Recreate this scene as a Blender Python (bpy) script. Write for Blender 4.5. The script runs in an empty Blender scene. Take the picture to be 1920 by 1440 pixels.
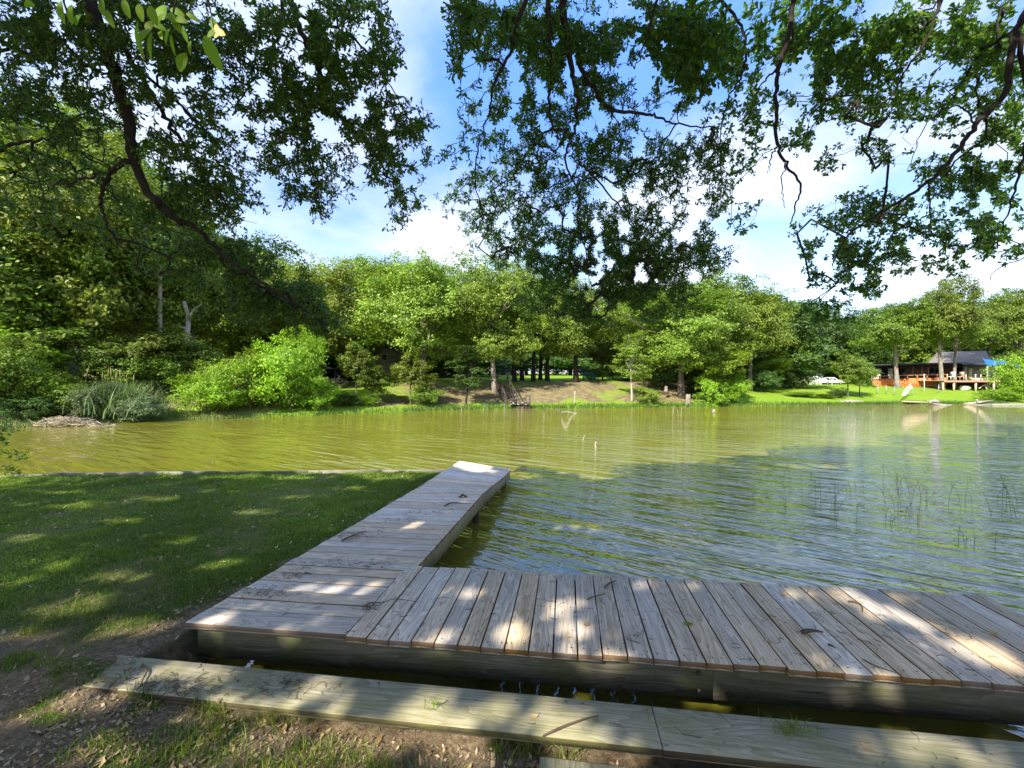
import bpy, math
import numpy as np
from mathutils import Vector, Matrix
R = math.radians
C = bpy.context.scene.collection
sc = bpy.context.scene
rng = np.random.default_rng(7)

# ------------------------------------------------------------------ camera, sky, sun
F = 777.0                     # focal length in photograph pixels
EYE = 1.58
cam = bpy.data.cameras.new('camera'); camo = bpy.data.objects.new('camera', cam); C.objects.link(camo)
camo.location = (0, 0, EYE); camo.rotation_euler = (R(90), 0, 0)
cam.sensor_width = 36; cam.lens = 36*F/1920; cam.clip_start = .05; cam.clip_end = 3000
sc.camera = camo
SUN_EL = 38.0
SX, SY = .55, .835            # heading of the sunlight over the ground
sl = bpy.data.lights.new('sun', 'SUN'); slo = bpy.data.objects.new('sun', sl); C.objects.link(slo)
sl.energy = 3.6; sl.angle = R(.5); sl.color = (1.0, .93, .80)
cE = math.cos(R(SUN_EL)); sE = math.sin(R(SUN_EL)); nn = math.hypot(SX, SY)
LD = Vector((SX/nn*cE, SY/nn*cE, -sE))
slo.rotation_euler = LD.to_track_quat('-Z', 'Y').to_euler(); slo.location = (-20, -30, 30)
w = bpy.data.worlds.new('World'); sc.world = w; w.use_nodes = True
nt = w.node_tree; nt.nodes.clear()
def N(nt, t, **k):
    n = nt.nodes.new(t)
    for a, b in k.items():
        if a in ('inp',):
            for kk, v in b.items(): n.inputs[kk].default_value = v
        else: setattr(n, a, b)
    return n
def ramp(nt, fac, stops, interp='LINEAR'):
    r = nt.nodes.new('ShaderNodeValToRGB'); r.color_ramp.interpolation = interp
    e = r.color_ramp.elements
    while len(e) < len(stops): e.new(.5)
    for i, (p, c) in enumerate(stops):
        e[i].position = p; e[i].color = (c, c, c, 1) if isinstance(c, (int, float)) else (*c, 1)
    nt.links.new(fac, r.inputs[0]); return r.outputs[0]
def mix(nt, fac, a, b, mode='MIX'):
    m = nt.nodes.new('ShaderNodeMix'); m.data_type = 'RGBA'; m.blend_type = mode
    for s, v in ((0, fac), (6, a), (7, b)):
        if isinstance(v, (int, float)): m.inputs[s].default_value = v
        elif isinstance(v, tuple): m.inputs[s].default_value = (*v, 1) if len(v) == 3 else v
        else: nt.links.new(v, m.inputs[s])
    return m.outputs[2]
def math_(nt, op, a, b=None, c=None):
    m = nt.nodes.new('ShaderNodeMath'); m.operation = op
    for s, v in enumerate((a, b, c)):
        if v is None: continue
        if isinstance(v, (int, float)): m.inputs[s].default_value = v
        else: nt.links.new(v, m.inputs[s])
    return m.outputs[0]
sky = N(nt, 'ShaderNodeTexSky', sky_type='NISHITA', sun_disc=False, sun_elevation=R(SUN_EL),
        sun_rotation=math.atan2(-SX, -SY) % (2*math.pi), air_density=1.0, dust_density=.6, ozone_density=1.5)
tc = N(nt, 'ShaderNodeTexCoord')
sep = N(nt, 'ShaderNodeSeparateXYZ'); nt.links.new(tc.outputs['Generated'], sep.inputs[0])
zz = math_(nt, 'ADD', math_(nt, 'MAXIMUM', sep.outputs[2], 0), .22)
cmb = N(nt, 'ShaderNodeCombineXYZ')
nt.links.new(math_(nt, 'DIVIDE', sep.outputs[0], zz), cmb.inputs[0])
nt.links.new(math_(nt, 'DIVIDE', sep.outputs[1], zz), cmb.inputs[1])
cl = N(nt, 'ShaderNodeTexNoise', inp={'Scale': 1.15, 'Detail': 9, 'Roughness': .55, 'Distortion': .25})
mp = N(nt, 'ShaderNodeMapping', inp={'Location': (3.4, 1.1, 0)}); nt.links.new(cmb.outputs[0], mp.inputs[0])
nt.links.new(mp.outputs[0], cl.inputs[0])
cm = ramp(nt, cl.outputs[0], [(.39, 0), (.62, 1)], 'EASE')
lowc = ramp(nt, sep.outputs[2], [(.05, 1), (.55, .35), (.95, .2)])
cm2 = math_(nt, 'MULTIPLY', cm, math_(nt, 'ADD', math_(nt, 'MULTIPLY', lowc, .6), .40))
bg = N(nt, 'ShaderNodeBackground'); bg.inputs[1].default_value = .12
hz = mix(nt, ramp(nt, sep.outputs[2], [(0, .55), (.25, .25), (.6, 0)]), sky.outputs[0], (2.8, 3.25, 4.1))
hz = mix(nt, ramp(nt, sep.outputs[2], [(.2, .0), (.5, .78)]), hz, (.62, 1.55, 4.4))
cc = mix(nt, cm2, hz, (3.5, 3.65, 3.95))
nt.links.new(cc, bg.inputs[0])
wo = N(nt, 'ShaderNodeOutputWorld'); nt.links.new(bg.outputs[0], wo.inputs[0])
sc.view_settings.view_transform = 'Standard'; sc.view_settings.look = 'None'
sc.view_settings.exposure = 1.62; sc.view_settings.gamma = 1; sc.view_settings.use_curve_mapping = False

# ------------------------------------------------------------------ helpers
def W(px, py, D):             # a point D metres ahead, seen at photograph pixel (px, py)
    return np.array([(px-960)/F*D, D, EYE-(py-720)/F*D])
def G(px, py, z=0.0):         # the point of the plane z seen at pixel
    D = (EYE-z)*F/(py-720); return np.array([(px-960)/F*D, D, z])
def mesh(name, V, quads=None, tris=None, smooth=False):
    me = bpy.data.meshes.new(name); V = np.asarray(V, dtype=np.float32)
    q = np.asarray(quads, dtype=np.int32).reshape(-1, 4) if quads is not None and len(quads) else np.zeros((0, 4), np.int32)
    t = np.asarray(tris, dtype=np.int32).reshape(-1, 3) if tris is not None and len(tris) else np.zeros((0, 3), np.int32)
    me.vertices.add(len(V)); me.vertices.foreach_set('co', V.ravel())
    me.loops.add(q.size+t.size); me.loops.foreach_set('vertex_index', np.concatenate([q.ravel(), t.ravel()]))
    me.polygons.add(len(q)+len(t))
    st = np.concatenate([np.arange(len(q))*4, q.size+np.arange(len(t))*3]).astype(np.int32)
    me.polygons.foreach_set('loop_start', st)
    me.polygons.foreach_set('loop_total', np.concatenate([np.full(len(q), 4), np.full(len(t), 3)]).astype(np.int32))
    if smooth: me.polygons.foreach_set('use_smooth', np.ones(len(q)+len(t), dtype=bool))
    me.update(calc_edges=True); me.validate(); return me
class MB:
    def __init__(s): s.V = []; s.Q = []; s.T = []; s.n = 0
    def add(s, V, Q=(), T=()):
        V = np.asarray(V, float).reshape(-1, 3)
        if len(Q): s.Q.append(np.asarray(Q)+s.n)
        if len(T): s.T.append(np.asarray(T)+s.n)
        s.V.append(V); s.n += len(V); return s
    def hexa(s, P):           # 8 corners: 4 bottom, 4 top
        return s.add(P, [(3, 2, 1, 0), (4, 5, 6, 7), (0, 1, 5, 4), (1, 2, 6, 5), (2, 3, 7, 6), (3, 0, 4, 7)])
    def box(s, c, d, rz=0, tilt=None):
        c = np.array(c, float); x, y, z = np.array(d)/2
        P = np.array([(-x, -y, -z), (x, -y, -z), (x, y, -z), (-x, y, -z), (-x, -y, z), (x, -y, z), (x, y, z), (-x, y, z)])
        if tilt is not None: P = P @ np.array(tilt).T
        ca, sa = math.cos(rz), math.sin(rz)
        P = P @ np.array([(ca, sa, 0), (-sa, ca, 0), (0, 0, 1)]); return s.hexa(P+c)
    def bar(s, a, b, w, h):   # square bar from a to b
        a = np.array(a, float); b = np.array(b, float); d = b-a; d /= np.linalg.norm(d)
        up = np.array([0, 0, 1.]) if abs(d[2]) < .9 else np.array([0, 1., 0])
        x = np.cross(d, up); x /= np.linalg.norm(x); y = np.cross(x, d)
        P = [p+sx*x*w/2+sy*y*h/2 for p in (a, b) for sx, sy in ((-1, -1), (1, -1), (1, 1), (-1, 1))]
        return s.hexa(P)
    def tube(s, P, rad, k=6, cap=True):
        P = np.asarray(P, float); n = len(P); rad = np.broadcast_to(rad, n)
        T = np.gradient(P, axis=0); T /= np.linalg.norm(T, axis=1)[:, None]+1e-9
        ref = np.array([.31, .22, .92]) if abs(T[0] @ np.array([.31, .22, .92])) < .9 else np.array([.95, .1, .1])
        A = np.cross(T, ref); A /= np.linalg.norm(A, axis=1)[:, None]+1e-9; B = np.cross(T, A)
        an = np.arange(k)*2*math.pi/k
        V = P[:, None]+rad[:, None, None]*(np.cos(an)[None, :, None]*A[:, None]+np.sin(an)[None, :, None]*B[:, None])
        i = np.arange(n-1)[:, None]*k; j = np.arange(k)[None]; j2 = (j+1) % k
        Q = np.stack([i+j, i+j2, i+k+j2, i+k+j], -1).reshape(-1, 4)
        V = V.reshape(-1, 3); T3 = []
        if cap:
            V = np.vstack([V, P[-1], P[0]]); m = n*k
            T3 = [((n-1)*k+a, (n-1)*k+(a+1) % k, m) for a in range(k)]+[((a+1) % k, a, m+1) for a in range(k)]
        return s.add(V, Q, T3)
    def data(s, name, smooth=False):
        V = np.vstack(s.V); Q = np.vstack(s.Q) if s.Q else None; T = np.vstack(s.T) if s.T else None
        return mesh(name, V, Q, T, smooth)
    def build(s, name, m, parent=None, smooth=False):
        return link(name, s.data(name, smooth), m, parent)
def link(name, me, m, parent=None):
    o = bpy.data.objects.new(name, me); C.objects.link(o)
    if m is not None and me is not None:
        if len(me.materials) == 0: me.materials.append(m)
        if me.materials[0] != m:
            o.material_slots[0].link = 'OBJECT'; o.material_slots[0].material = m
    if parent is not None:
        o.parent = parent; o.matrix_parent_inverse = Matrix.Translation(parent.location).inverted() if parent.get('_w') else Matrix()
    return o
def tag(o, label=None, cat=None, group=None, kind=None):
    if label: o['label'] = label
    if cat: o['category'] = cat
    if group: o['group'] = group
    if kind: o['kind'] = kind
    return o
def empty(name, label, cat, loc=(0, 0, 0), group=None, rz=0):
    o = bpy.data.objects.new(name, None); C.objects.link(o); o.location = loc; o.rotation_euler = (0, 0, rz)
    o.empty_display_size = .3
    return tag(o, label, cat, group)
def wthing(name, label, cat, loc, group=None):   # parts given in world coordinates
    o = empty(name, label, cat, loc, group); o['_w'] = 1; return o
def smoothstep(x): x = np.clip(x, 0, 1); return x*x*(3-2*x)
def catmull(P, n=6):
    P = np.asarray(P, float); Q = np.vstack([2*P[0]-P[1], P, 2*P[-1]-P[-2]]); out = []
    for i in range(1, len(Q)-2):
        for t in np.arange(n)/n:
            a, b, c, d = Q[i-1], Q[i], Q[i+1], Q[i+2]
            out.append(.5*(2*b+(c-a)*t+(2*a-5*b+4*c-d)*t*t+(3*b-a-3*c+d)*t**3))
    out.append(P[-1]); return np.array(out)
# cheap value noise
_tab = np.random.default_rng(3).random((64, 64))
def vnoise(x, y):
    xi = np.floor(x).astype(int); yi = np.floor(y).astype(int); fx = smoothstep(x-xi); fy = smoothstep(y-yi)
    g = lambda a, b: _tab[a % 64, b % 64]
    return (g(xi, yi)*(1-fx)+g(xi+1, yi)*fx)*(1-fy)+(g(xi, yi+1)*(1-fx)+g(xi+1, yi+1)*fx)*fy
def fbm(x, y, o=4):
    s = 0; a = .5
    for i in range(o): s = s+a*vnoise(x*2**i+17*i, y*2**i+31*i); a *= .5
    return s/(1-.5**o)

# ------------------------------------------------------------------ materials
def newmat(name):
    m = bpy.data.materials.new(name); m.use_nodes = True; n = m.node_tree
    b = n.nodes['Principled BSDF']; return m, n, b
def plain(name, col, rough=.7, metal=0, spec=.3, var=.15, scale=8):
    m, n, b = newmat(name)
    t = N(n, 'ShaderNodeTexCoord'); no = N(n, 'ShaderNodeTexNoise', inp={'Scale': scale, 'Detail': 5, 'Roughness': .6})
    n.links.new(t.outputs['Object'], no.inputs[0])
    c = mix(n, ramp(n, no.outputs[0], [(.3, 0), (.7, 1)]), tuple(x*(1-var) for x in col), tuple(min(1, x*(1+var)) for x in col))
    n.links.new(c, b.inputs['Base Color']); b.inputs['Roughness'].default_value = rough
    b.inputs['Metallic'].default_value = metal; b.inputs['Specular IOR Level'].default_value = spec
    return m
def leafmat(name, c1, c2, c3, trans=.35, rough=.5, spec=.3):
    """three greens spread leaf by leaf, with light passing through the blade"""
    m, n, b = newmat(name)
    g = N(n, 'ShaderNodeNewGeometry'); oi = N(n, 'ShaderNodeObjectInfo')
    c = ramp(n, g.outputs['Random Per Island'], [(0, c1), (.5, c2), (1, c3)])
    t = N(n, 'ShaderNodeTexCoord'); no = N(n, 'ShaderNodeTexNoise', inp={'Scale': .45, 'Detail': 2})
    n.links.new(t.outputs['Object'], no.inputs[0])
    v = ramp(n, no.outputs[0], [(.35, .72), (.65, 1.25)])
    c = mix(n, 1.0, c, v, 'MULTIPLY')
    hs = N(n, 'ShaderNodeHueSaturation'); n.links.new(c, hs.inputs['Color'])
    n.links.new(math_(n, 'MULTIPLY_ADD', oi.outputs['Random'], .024, .482), hs.inputs['Hue'])
    n.links.new(math_(n, 'MULTIPLY_ADD', oi.outputs['Random'], .35, .85), hs.inputs['Value'])
    n.links.new(hs.outputs[0], b.inputs['Base Color']); b.inputs['Roughness'].default_value = rough
    b.inputs['Specular IOR Level'].default_value = spec
    tr = N(n, 'ShaderNodeBsdfTranslucent')
    n.links.new(mix(n, 1.0, hs.outputs[0], (1.25, 1.35, .55), 'MULTIPLY'), tr.inputs[0])
    ms = N(n, 'ShaderNodeMixShader'); ms.inputs[0].default_value = trans
    n.links.new(b.outputs[0], ms.inputs[1]); n.links.new(tr.outputs[0], ms.inputs[2])
    n.links.new(ms.outputs[0], n.nodes['Material Output'].inputs[0]); return m
M = {}
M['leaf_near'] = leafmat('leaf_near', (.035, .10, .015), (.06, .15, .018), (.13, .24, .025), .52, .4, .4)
M['leaf_big'] = leafmat('leaf_big', (.13, .26, .02), (.19, .34, .03), (.26, .42, .04), .6, .55, .25)
M['leaf_yellow'] = plain('leaf_yellow', (.5, .32, .03), .5)
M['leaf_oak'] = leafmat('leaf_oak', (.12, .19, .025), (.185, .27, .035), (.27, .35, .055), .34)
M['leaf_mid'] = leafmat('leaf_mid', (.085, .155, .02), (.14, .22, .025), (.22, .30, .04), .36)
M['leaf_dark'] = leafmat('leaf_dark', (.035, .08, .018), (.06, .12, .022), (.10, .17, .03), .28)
M['leaf_bright'] = leafmat('leaf_bright', (.10, .22, .02), (.22, .37, .025), (.33, .45, .04), .42)
M['leaf_reed'] = leafmat('leaf_reed', (.08, .16, .06), (.12, .22, .08), (.22, .30, .12), .3)
M['leaf_grey'] = leafmat('leaf_grey', (.09, .14, .06), (.13, .18, .08), (.18, .23, .11), .3)
M['grass'] = leafmat('grass_blades', (.085, .145, .018), (.135, .205, .024), (.23, .29, .045), .35)
M['grass_dry'] = leafmat('grass_dry', (.18, .16, .05), (.26, .22, .08), (.34, .29, .12), .2)
M['bark'] = plain('bark', (.028, .022, .017), .95, scale=14, var=.45)
M['bark_far'] = plain('bark_far', (.11, .09, .07), .95, scale=3, var=.4)
M['bark_pale'] = plain('bark_pale', (.36, .32, .27), .9, scale=3, var=.3)
M['bark_grey'] = plain('bark_grey', (.22, .19, .155), .9, scale=3, var=.35)

def nsep(n, t):
    q = N(n, 'ShaderNodeSeparateXYZ'); n.links.new(t.outputs['Normal'], q.inputs[0]); return q.outputs[2]
def woodmat(name, light, dark, axis=1, moss=0.0, mosscol=(.10, .12, .03), grain=1.0, rnd=.3, dirt=.45, ends=None):
    """weathered board: long grain, cathedral rings, knots, cracks and dirt; grain runs along the given object axis"""
    m, n, b = newmat(name)
    t = N(n, 'ShaderNodeTexCoord'); oi = N(n, 'ShaderNodeObjectInfo')
    ofs = N(n, 'ShaderNodeVectorMath', operation='ADD'); n.links.new(t.outputs['Object'], ofs.inputs[0])
    cb = N(n, 'ShaderNodeCombineXYZ')
    for i in range(3): n.links.new(math_(n, 'MULTIPLY', oi.outputs['Random'], (37., 91., 53.)[i]), cb.inputs[i])
    n.links.new(cb.outputs[0], ofs.inputs[1])
    def sc_(v):
        q = N(n, 'ShaderNodeMapping', inp={'Scale': v if axis == 1 else (v[1], v[0], v[2])}); n.links.new(ofs.outputs[0], q.inputs[0]); return q.outputs[0]
    g1 = N(n, 'ShaderNodeTexNoise', inp={'Scale': 1, 'Detail': 7, 'Roughness': .65, 'Distortion': .2}); n.links.new(sc_((75, 2.2, 60)), g1.inputs[0])
    wv = N(n, 'ShaderNodeTexNoise', inp={'Scale': 1, 'Detail': 1.5, 'Roughness': .4}); n.links.new(sc_((7.5, .9, 9)), wv.inputs[0])
    rings = math_(n, 'FRACT', math_(n, 'MULTIPLY', wv.outputs[0], 15.0))
    rr = ramp(n, rings, [(0, 0), (.75, .75), (.93, 1), (1, 0)])
    pl = N(n, 'ShaderNodeTexNoise', inp={'Scale': 1, 'Detail': 6, 'Roughness': .7}); n.links.new(sc_((5, 2.2, 5)), pl.inputs[0])
    spk = N(n, 'ShaderNodeTexNoise', inp={'Scale': 1, 'Detail': 3, 'Roughness': .6}); n.links.new(sc_((38, 26, 38)), spk.inputs[0])
    a = math_(n, 'ADD', math_(n, 'MULTIPLY', g1.outputs[0], .75*grain), math_(n, 'MULTIPLY', rr, .24*grain))
    f = ramp(n, a, [(.26, 0), (.72, 1)])
    c = mix(n, f, light, dark)
    c = mix(n, math_(n, 'MULTIPLY', ramp(n, pl.outputs[0], [(.48, 0), (.8, 1)]), dirt), c, (.2, .175, .135), 'MIX')
    c = mix(n, math_(n, 'MULTIPLY', ramp(n, spk.outputs[0], [(.64, 0), (.72, 1)]), .55), c, (.06, .05, .035))
    if ends:
        c = mix(n, math_(n, 'LESS_THAN', math_(n, 'ABSOLUTE', nsep(n, t)), .5), c, ends)
    if moss:
        mo = N(n, 'ShaderNodeTexNoise', inp={'Scale': 3.3, 'Detail': 6, 'Roughness': .65}); n.links.new(ofs.outputs[0], mo.inputs[0])
        c = mix(n, math_(n, 'MULTIPLY', ramp(n, mo.outputs[0], [(.42, 0), (.58, 1)]), moss), c, mosscol)
    hs = N(n, 'ShaderNodeHueSaturation'); n.links.new(c, hs.inputs['Color'])
    n.links.new(math_(n, 'MULTIPLY_ADD', oi.outputs['Random'], rnd, 1-rnd/2), hs.inputs['Value'])
    r2 = math_(n, 'FRACT', math_(n, 'MULTIPLY', oi.outputs['Random'], 17.3))
    n.links.new(math_(n, 'MULTIPLY_ADD', r2, .7, .65), hs.inputs['Saturation'])
    n.links.new(hs.outputs[0], b.inputs['Base Color'])
    b.inputs['Roughness'].default_value = .75; b.inputs['Specular IOR Level'].default_value = .25
    bp = N(n, 'ShaderNodeBump', inp={'Strength': .7, 'Distance': .003}); n.links.new(math_(n, 'SUBTRACT', 1.0, a), bp.inputs['Height'])
    n.links.new(bp.outputs[0], b.inputs['Normal']); return m
M['deck'] = woodmat('weathered_deck_board', (.76, .65, .51), (.35, .265, .185), 1, rnd=.3, ends=(.20, .125, .07))
M['deck_leg'] = woodmat('weathered_deck_board_cross', (.76, .655, .53), (.38, .30, .225), 0, rnd=.24, ends=(.20, .13, .08))
M['joist'] = woodmat('mossy_joist', (.17, .145, .085), (.035, .03, .02), 0, moss=.7, mosscol=(.075, .085, .012), rnd=.1)
M['rim'] = woodmat('grey_joist', (.30, .29, .20), (.11, .10, .07), 1, moss=.4, mosscol=(.13, .14, .06), rnd=.1)
M['coping'] = woodmat('treated_coping_board', (.46, .43, .335), (.20, .18, .125), 0, ends=(.07, .055, .04), moss=.38, mosscol=(.20, .20, .09), rnd=.12, dirt=.5)
M['edging'] = woodmat('lawn_edging_board', (.24, .22, .18), (.10, .09, .07), 0, rnd=.3)
M['pile'] = plain('wet_pile_wood', (.05, .042, .03), .8, var=.4, scale=20)
M['nail'] = plain('nail_heads', (.06, .045, .035), .6, metal=.5)
M['twig'] = plain('twig_bark', (.10, .075, .05), .9, var=.4)
M['deadleaf'] = leafmat('dead_leaf', (.22, .13, .05), (.40, .28, .13), (.56, .44, .24), .15)
M['chips'] = leafmat('wood_chips', (.13, .09, .05), (.30, .22, .12), (.52, .42, .25), .0)

# ------------------------------------------------------------------ ground
U = np.array([.9934, -.115]); Vv = np.array([.115, .9934])     # along the dock front, away from the camera
WZ = -.42
near_shore = [(-140, -60), (-60, -12), (-30, 1), (-16, 6.2), (-9.75, 7.72), (-8.7, 8.0), (-1.16, 8.32), (-1.42, 6.46), (-2.06, 3.5), (-2.20, 2.86), (-2.30, 2.50),
              (2.45, 1.955), (6, 1.5), (14, -2), (40, -25), (120, -60)]
far_shore = [(220, 30), (120, 46), (75, 46), (50, 41.5), (42.5, 42), (32.8, 39.8), (21, 37), (10.9, 35.3), (5, 34.3), (0, 33.6), (-6.4, 31), (-9.5, 28.6), (-11.7, 26.8), (-16, 23.6),
             (-19.1, 22.2), (-21, 20.2), (-22.6, 18.4), (-30, 15.5), (-45, 12), (-80, 2), (-160, -40)]
POLY = np.array(near_shore+far_shore, float); NNEAR = len(near_shore)
def pond(x, y):
    """distance to the pond's edge, inside flag, True where the near shore is the closest"""
    P = np.stack([x.ravel(), y.ravel()], -1); best = np.full(len(P), 1e9); idx = np.zeros(len(P), int); ins = np.zeros(len(P), bool)
    for i in range(len(POLY)):
        a = POLY[i]; b = POLY[(i+1) % len(POLY)]; d = b-a; L = d @ d
        t = np.clip(((P-a) @ d)/L, 0, 1); q = P-a-t[:, None]*d; dd = np.hypot(q[:, 0], q[:, 1])
        k = dd < best; best[k] = dd[k]; idx[k] = i
        c = ((a[1] > P[:, 1]) != (b[1] > P[:, 1]))
        with np.errstate(divide='ignore', invalid='ignore'):
            xi = a[0]+(P[:, 1]-a[1])/(b[1]-a[1] if b[1] != a[1] else 1e-9)*d[0]
        ins ^= c & (P[:, 0] < xi)
    return best.reshape(x.shape), ins.reshape(x.shape), (idx < NNEAR-1).reshape(x.shape)
def height(x, y):
    x = np.asarray(x, float); y = np.asarray(y, float)
    d, ins, near = pond(x, y)
    u = x*U[0]+y*U[1]; v = x*Vv[0]+y*Vv[1]
    zn = -.155+.03*(fbm(x*.9, y*.9)-.5)+.018*(fbm(x*6, y*6)-.5)-.03*np.clip((y-4)/4, 0, 1)
    left = smoothstep((-1.6-x)/1.0)
    zn = zn+.035*left*smoothstep((3.0-y)/.8) -.055*smoothstep((x+1.9)/1.2)*smoothstep((3-y)/.8)
    zn = np.where(d < .12, np.minimum(zn, -.15), zn)
    zn = zn+.35*smoothstep((-y-3)/14)
    zn = zn+.062*np.exp(-(((x+2.66)/.26)**2+((y-2.47)/.20)**2))*smoothstep(d/.08)
    wl = smoothstep((-9-x)/6); wr = smoothstep((x-22)/8); wc = 1-wl-wr
    prof = lambda Rr, L, k: Rr*smoothstep(.12+.88*d/L)*1.0+k*np.maximum(d-L, 0)
    zf = wc*prof(2.45, 11.5, .035)+wl*prof(1.5, 8, .05)+wr*prof(1.8, 20, .010)
    zf = WZ-.05+zf*smoothstep(d/.9+.15)+.10*(fbm(x*.5, y*.5)-.5)*np.clip(d/3, 0, 1)
    far_cap = np.minimum(zf, 5.5)
    zl = np.where(near, zn, far_cap)
    return np.where(ins, WZ-np.minimum(1.4, .25+d*.35), zl)
def H1(x, y): return float(height(np.array([x]), np.array([y]))[0])
def axis(lo, hi, st, outs, growth=1.12):
    a = list(np.arange(lo, hi+1e-6, st))
    s = st; p = hi
    while p < outs: s = min(s*growth, 30); p += s; a.append(p)
    s = st; p = lo
    while p > -outs: s = min(s*growth, 30); p -= s; a.insert(0, p)
    return np.array(a)
ax_ = axis(-10.4, 3.4, .05, 500); ay_ = axis(1.2, 9.2, .05, 500)
# medium density over the far bank
ay_ = np.unique(np.concatenate([ay_, np.arange(14, 75, .7)])); ax_ = np.unique(np.concatenate([ax_, np.arange(-34, 60, .9)]))
gu, gv = np.meshgrid(ax_, ay_)
gx = gu*U[0]+gv*Vv[0]; gy = gu*U[1]+gv*Vv[1]; gz = height(gx, gy)
nx_, ny_ = len(ax_), len(ay_)
ii = (np.arange(ny_-1)[:, None]*nx_+np.arange(nx_-1)[None]).ravel()
gme = mesh('ground', np.stack([gx, gy, gz], -1).reshape(-1, 3), np.stack([ii, ii+1, ii+1+nx_, ii+nx_], -1), smooth=True)
dd, ins_, near_ = pond(gx, gy)
def grass_mask(x, y, d, near):
    """1 lawn, 0 bare soil (near the dock, in the worn corner and on the trodden far bank)"""
    n1 = fbm(x*1.1+5, y*1.1, 4); n2 = fbm(x*4+9, y*4, 3)
    worn = smoothstep((y-2.62+(x+4)*.10+(n1-.5)*1.1)/.45)             # worn corner at the camera's feet
    legd = np.abs(x-(-2.20+(y-2.75)*.2)); side = smoothstep((legd-.10)/.30+(n2-.5)*1.2)
    gnear = worn*side*np.where(y < 3.05, smoothstep((-2.3-x)/.7+n1-.35), 1)
    thin = smoothstep((fbm(x*.9+40, y*.9+3, 4)-.36)/.12)
    gnear = gnear*(.52+.48*thin)
    strip = .55*smoothstep((n2-.42)/.2)*smoothstep((fbm(x*2.2+1.5, y*2.2, 3)-.46)/.12)
    gnear = np.maximum(gnear, np.where(y < 2.7, strip, 0))
    gn = smoothstep((fbm(x*.35, y*.35, 4)-.45)/.2)
    bank = (1-smoothstep((d-9.0)/2.5+(n1-.5)))*smoothstep((d-1.2)/1.2)*smoothstep((x+14)/4)*(1-smoothstep((x-19)/4))
    gfar = 1-bank*(1-.48*gn)
    left = smoothstep((-13-x)/3); gfar = gfar*(1-.6*left)
    return np.where(near, gnear, gfar)
gm = grass_mask(gx, gy, dd, near_)
at = gme.attributes.new('lawn', 'FLOAT', 'POINT'); at.data.foreach_set('value', gm.ravel().astype(np.float32))
m, n, b = newmat('ground_soil_and_turf')
t = N(n, 'ShaderNodeNewGeometry'); A = N(n, 'ShaderNodeAttribute', attribute_name='lawn')
def nz(scale, detail=5, rough=.6, dist=0):
    q = N(n, 'ShaderNodeTexNoise', inp={'Scale': scale, 'Detail': detail, 'Roughness': rough, 'Distortion': dist}); n.links.new(t.outputs['Position'], q.inputs[0]); return q.outputs[0]
s1 = ramp(n, nz(26, 8, .75), [(.3, (.09, .062, .038)), (.48, (.24, .175, .105)), (.6, (.38, .29, .18)), (.72, (.52, .42, .27))])
s2 = mix(n, ramp(n, nz(1.3), [(.4, 0), (.65, 1)]), s1, (.20, .15, .095))
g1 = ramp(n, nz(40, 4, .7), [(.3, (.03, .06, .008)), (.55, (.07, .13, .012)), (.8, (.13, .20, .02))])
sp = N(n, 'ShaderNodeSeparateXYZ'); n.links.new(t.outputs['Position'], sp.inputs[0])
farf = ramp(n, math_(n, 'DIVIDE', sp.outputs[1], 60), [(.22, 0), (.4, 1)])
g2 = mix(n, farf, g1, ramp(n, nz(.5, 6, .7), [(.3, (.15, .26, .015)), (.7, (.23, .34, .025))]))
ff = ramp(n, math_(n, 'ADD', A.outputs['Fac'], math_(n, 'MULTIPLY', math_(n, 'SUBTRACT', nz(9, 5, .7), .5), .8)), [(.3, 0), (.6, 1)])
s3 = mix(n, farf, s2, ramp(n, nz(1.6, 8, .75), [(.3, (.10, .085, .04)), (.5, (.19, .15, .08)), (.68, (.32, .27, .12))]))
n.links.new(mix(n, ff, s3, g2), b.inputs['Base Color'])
b.inputs['Roughness'].default_value = .95; b.inputs['Specular IOR Level'].default_value = .15
bp = N(n, 'ShaderNodeBump', inp={'Strength': 1.0, 'Distance': .03}); n.links.new(nz(38, 7, .75), bp.inputs['Height']); n.links.new(bp.outputs[0], b.inputs['Normal'])
go = link('ground', gme, m); tag(go, kind='structure')

# ------------------------------------------------------------------ water
m, n, b = newmat('pond_water')
t = N(n, 'ShaderNodeNewGeometry')
def wnz(scale, vec, rz, detail=3, rough=.5, dist=0):
    mr = N(n, 'ShaderNodeMapping', inp={'Rotation': (0, 0, R(rz))}); n.links.new(t.outputs['Position'], mr.inputs[0])
    mp_ = N(n, 'ShaderNodeMapping', inp={'Scale': vec}); n.links.new(mr.outputs[0], mp_.inputs[0])
    q = N(n, 'ShaderNodeTexNoise', inp={'Scale': scale, 'Detail': detail, 'Roughness': rough, 'Distortion': dist}); n.links.new(mp_.outputs[0], q.inputs[0]); return q.outputs[0]
h = math_(n, 'ADD', math_(n, 'MULTIPLY', wnz(1, (.55, 3.0, 1), 31, 3, .5, .5), 1.0),
          math_(n, 'ADD', math_(n, 'MULTIPLY', wnz(1, (1.6, 7.5, 1), 38, 3, .55, .4), .24), math_(n, 'MULTIPLY', wnz(1, (7, 20, 1), 20, 2, .5), .03)))
amp = ramp(n, wnz(.35, (1, 1, 1), 0, 2), [(.3, .55), (.6, 1)])
sp = N(n, 'ShaderNodeSeparateXYZ'); n.links.new(t.outputs['Position'], sp.inputs[0])
calm = ramp(n, math_(n, 'DIVIDE', sp.outputs[1], 10), [(.29, .22), (.40, 1)])   # sheltered slot behind the dock's joist
bp = N(n, 'ShaderNodeBump', inp={'Strength': 1.0, 'Distance': .115}); n.links.new(math_(n, 'MULTIPLY', math_(n, 'MULTIPLY', h, amp), calm), bp.inputs['Height'])
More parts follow.
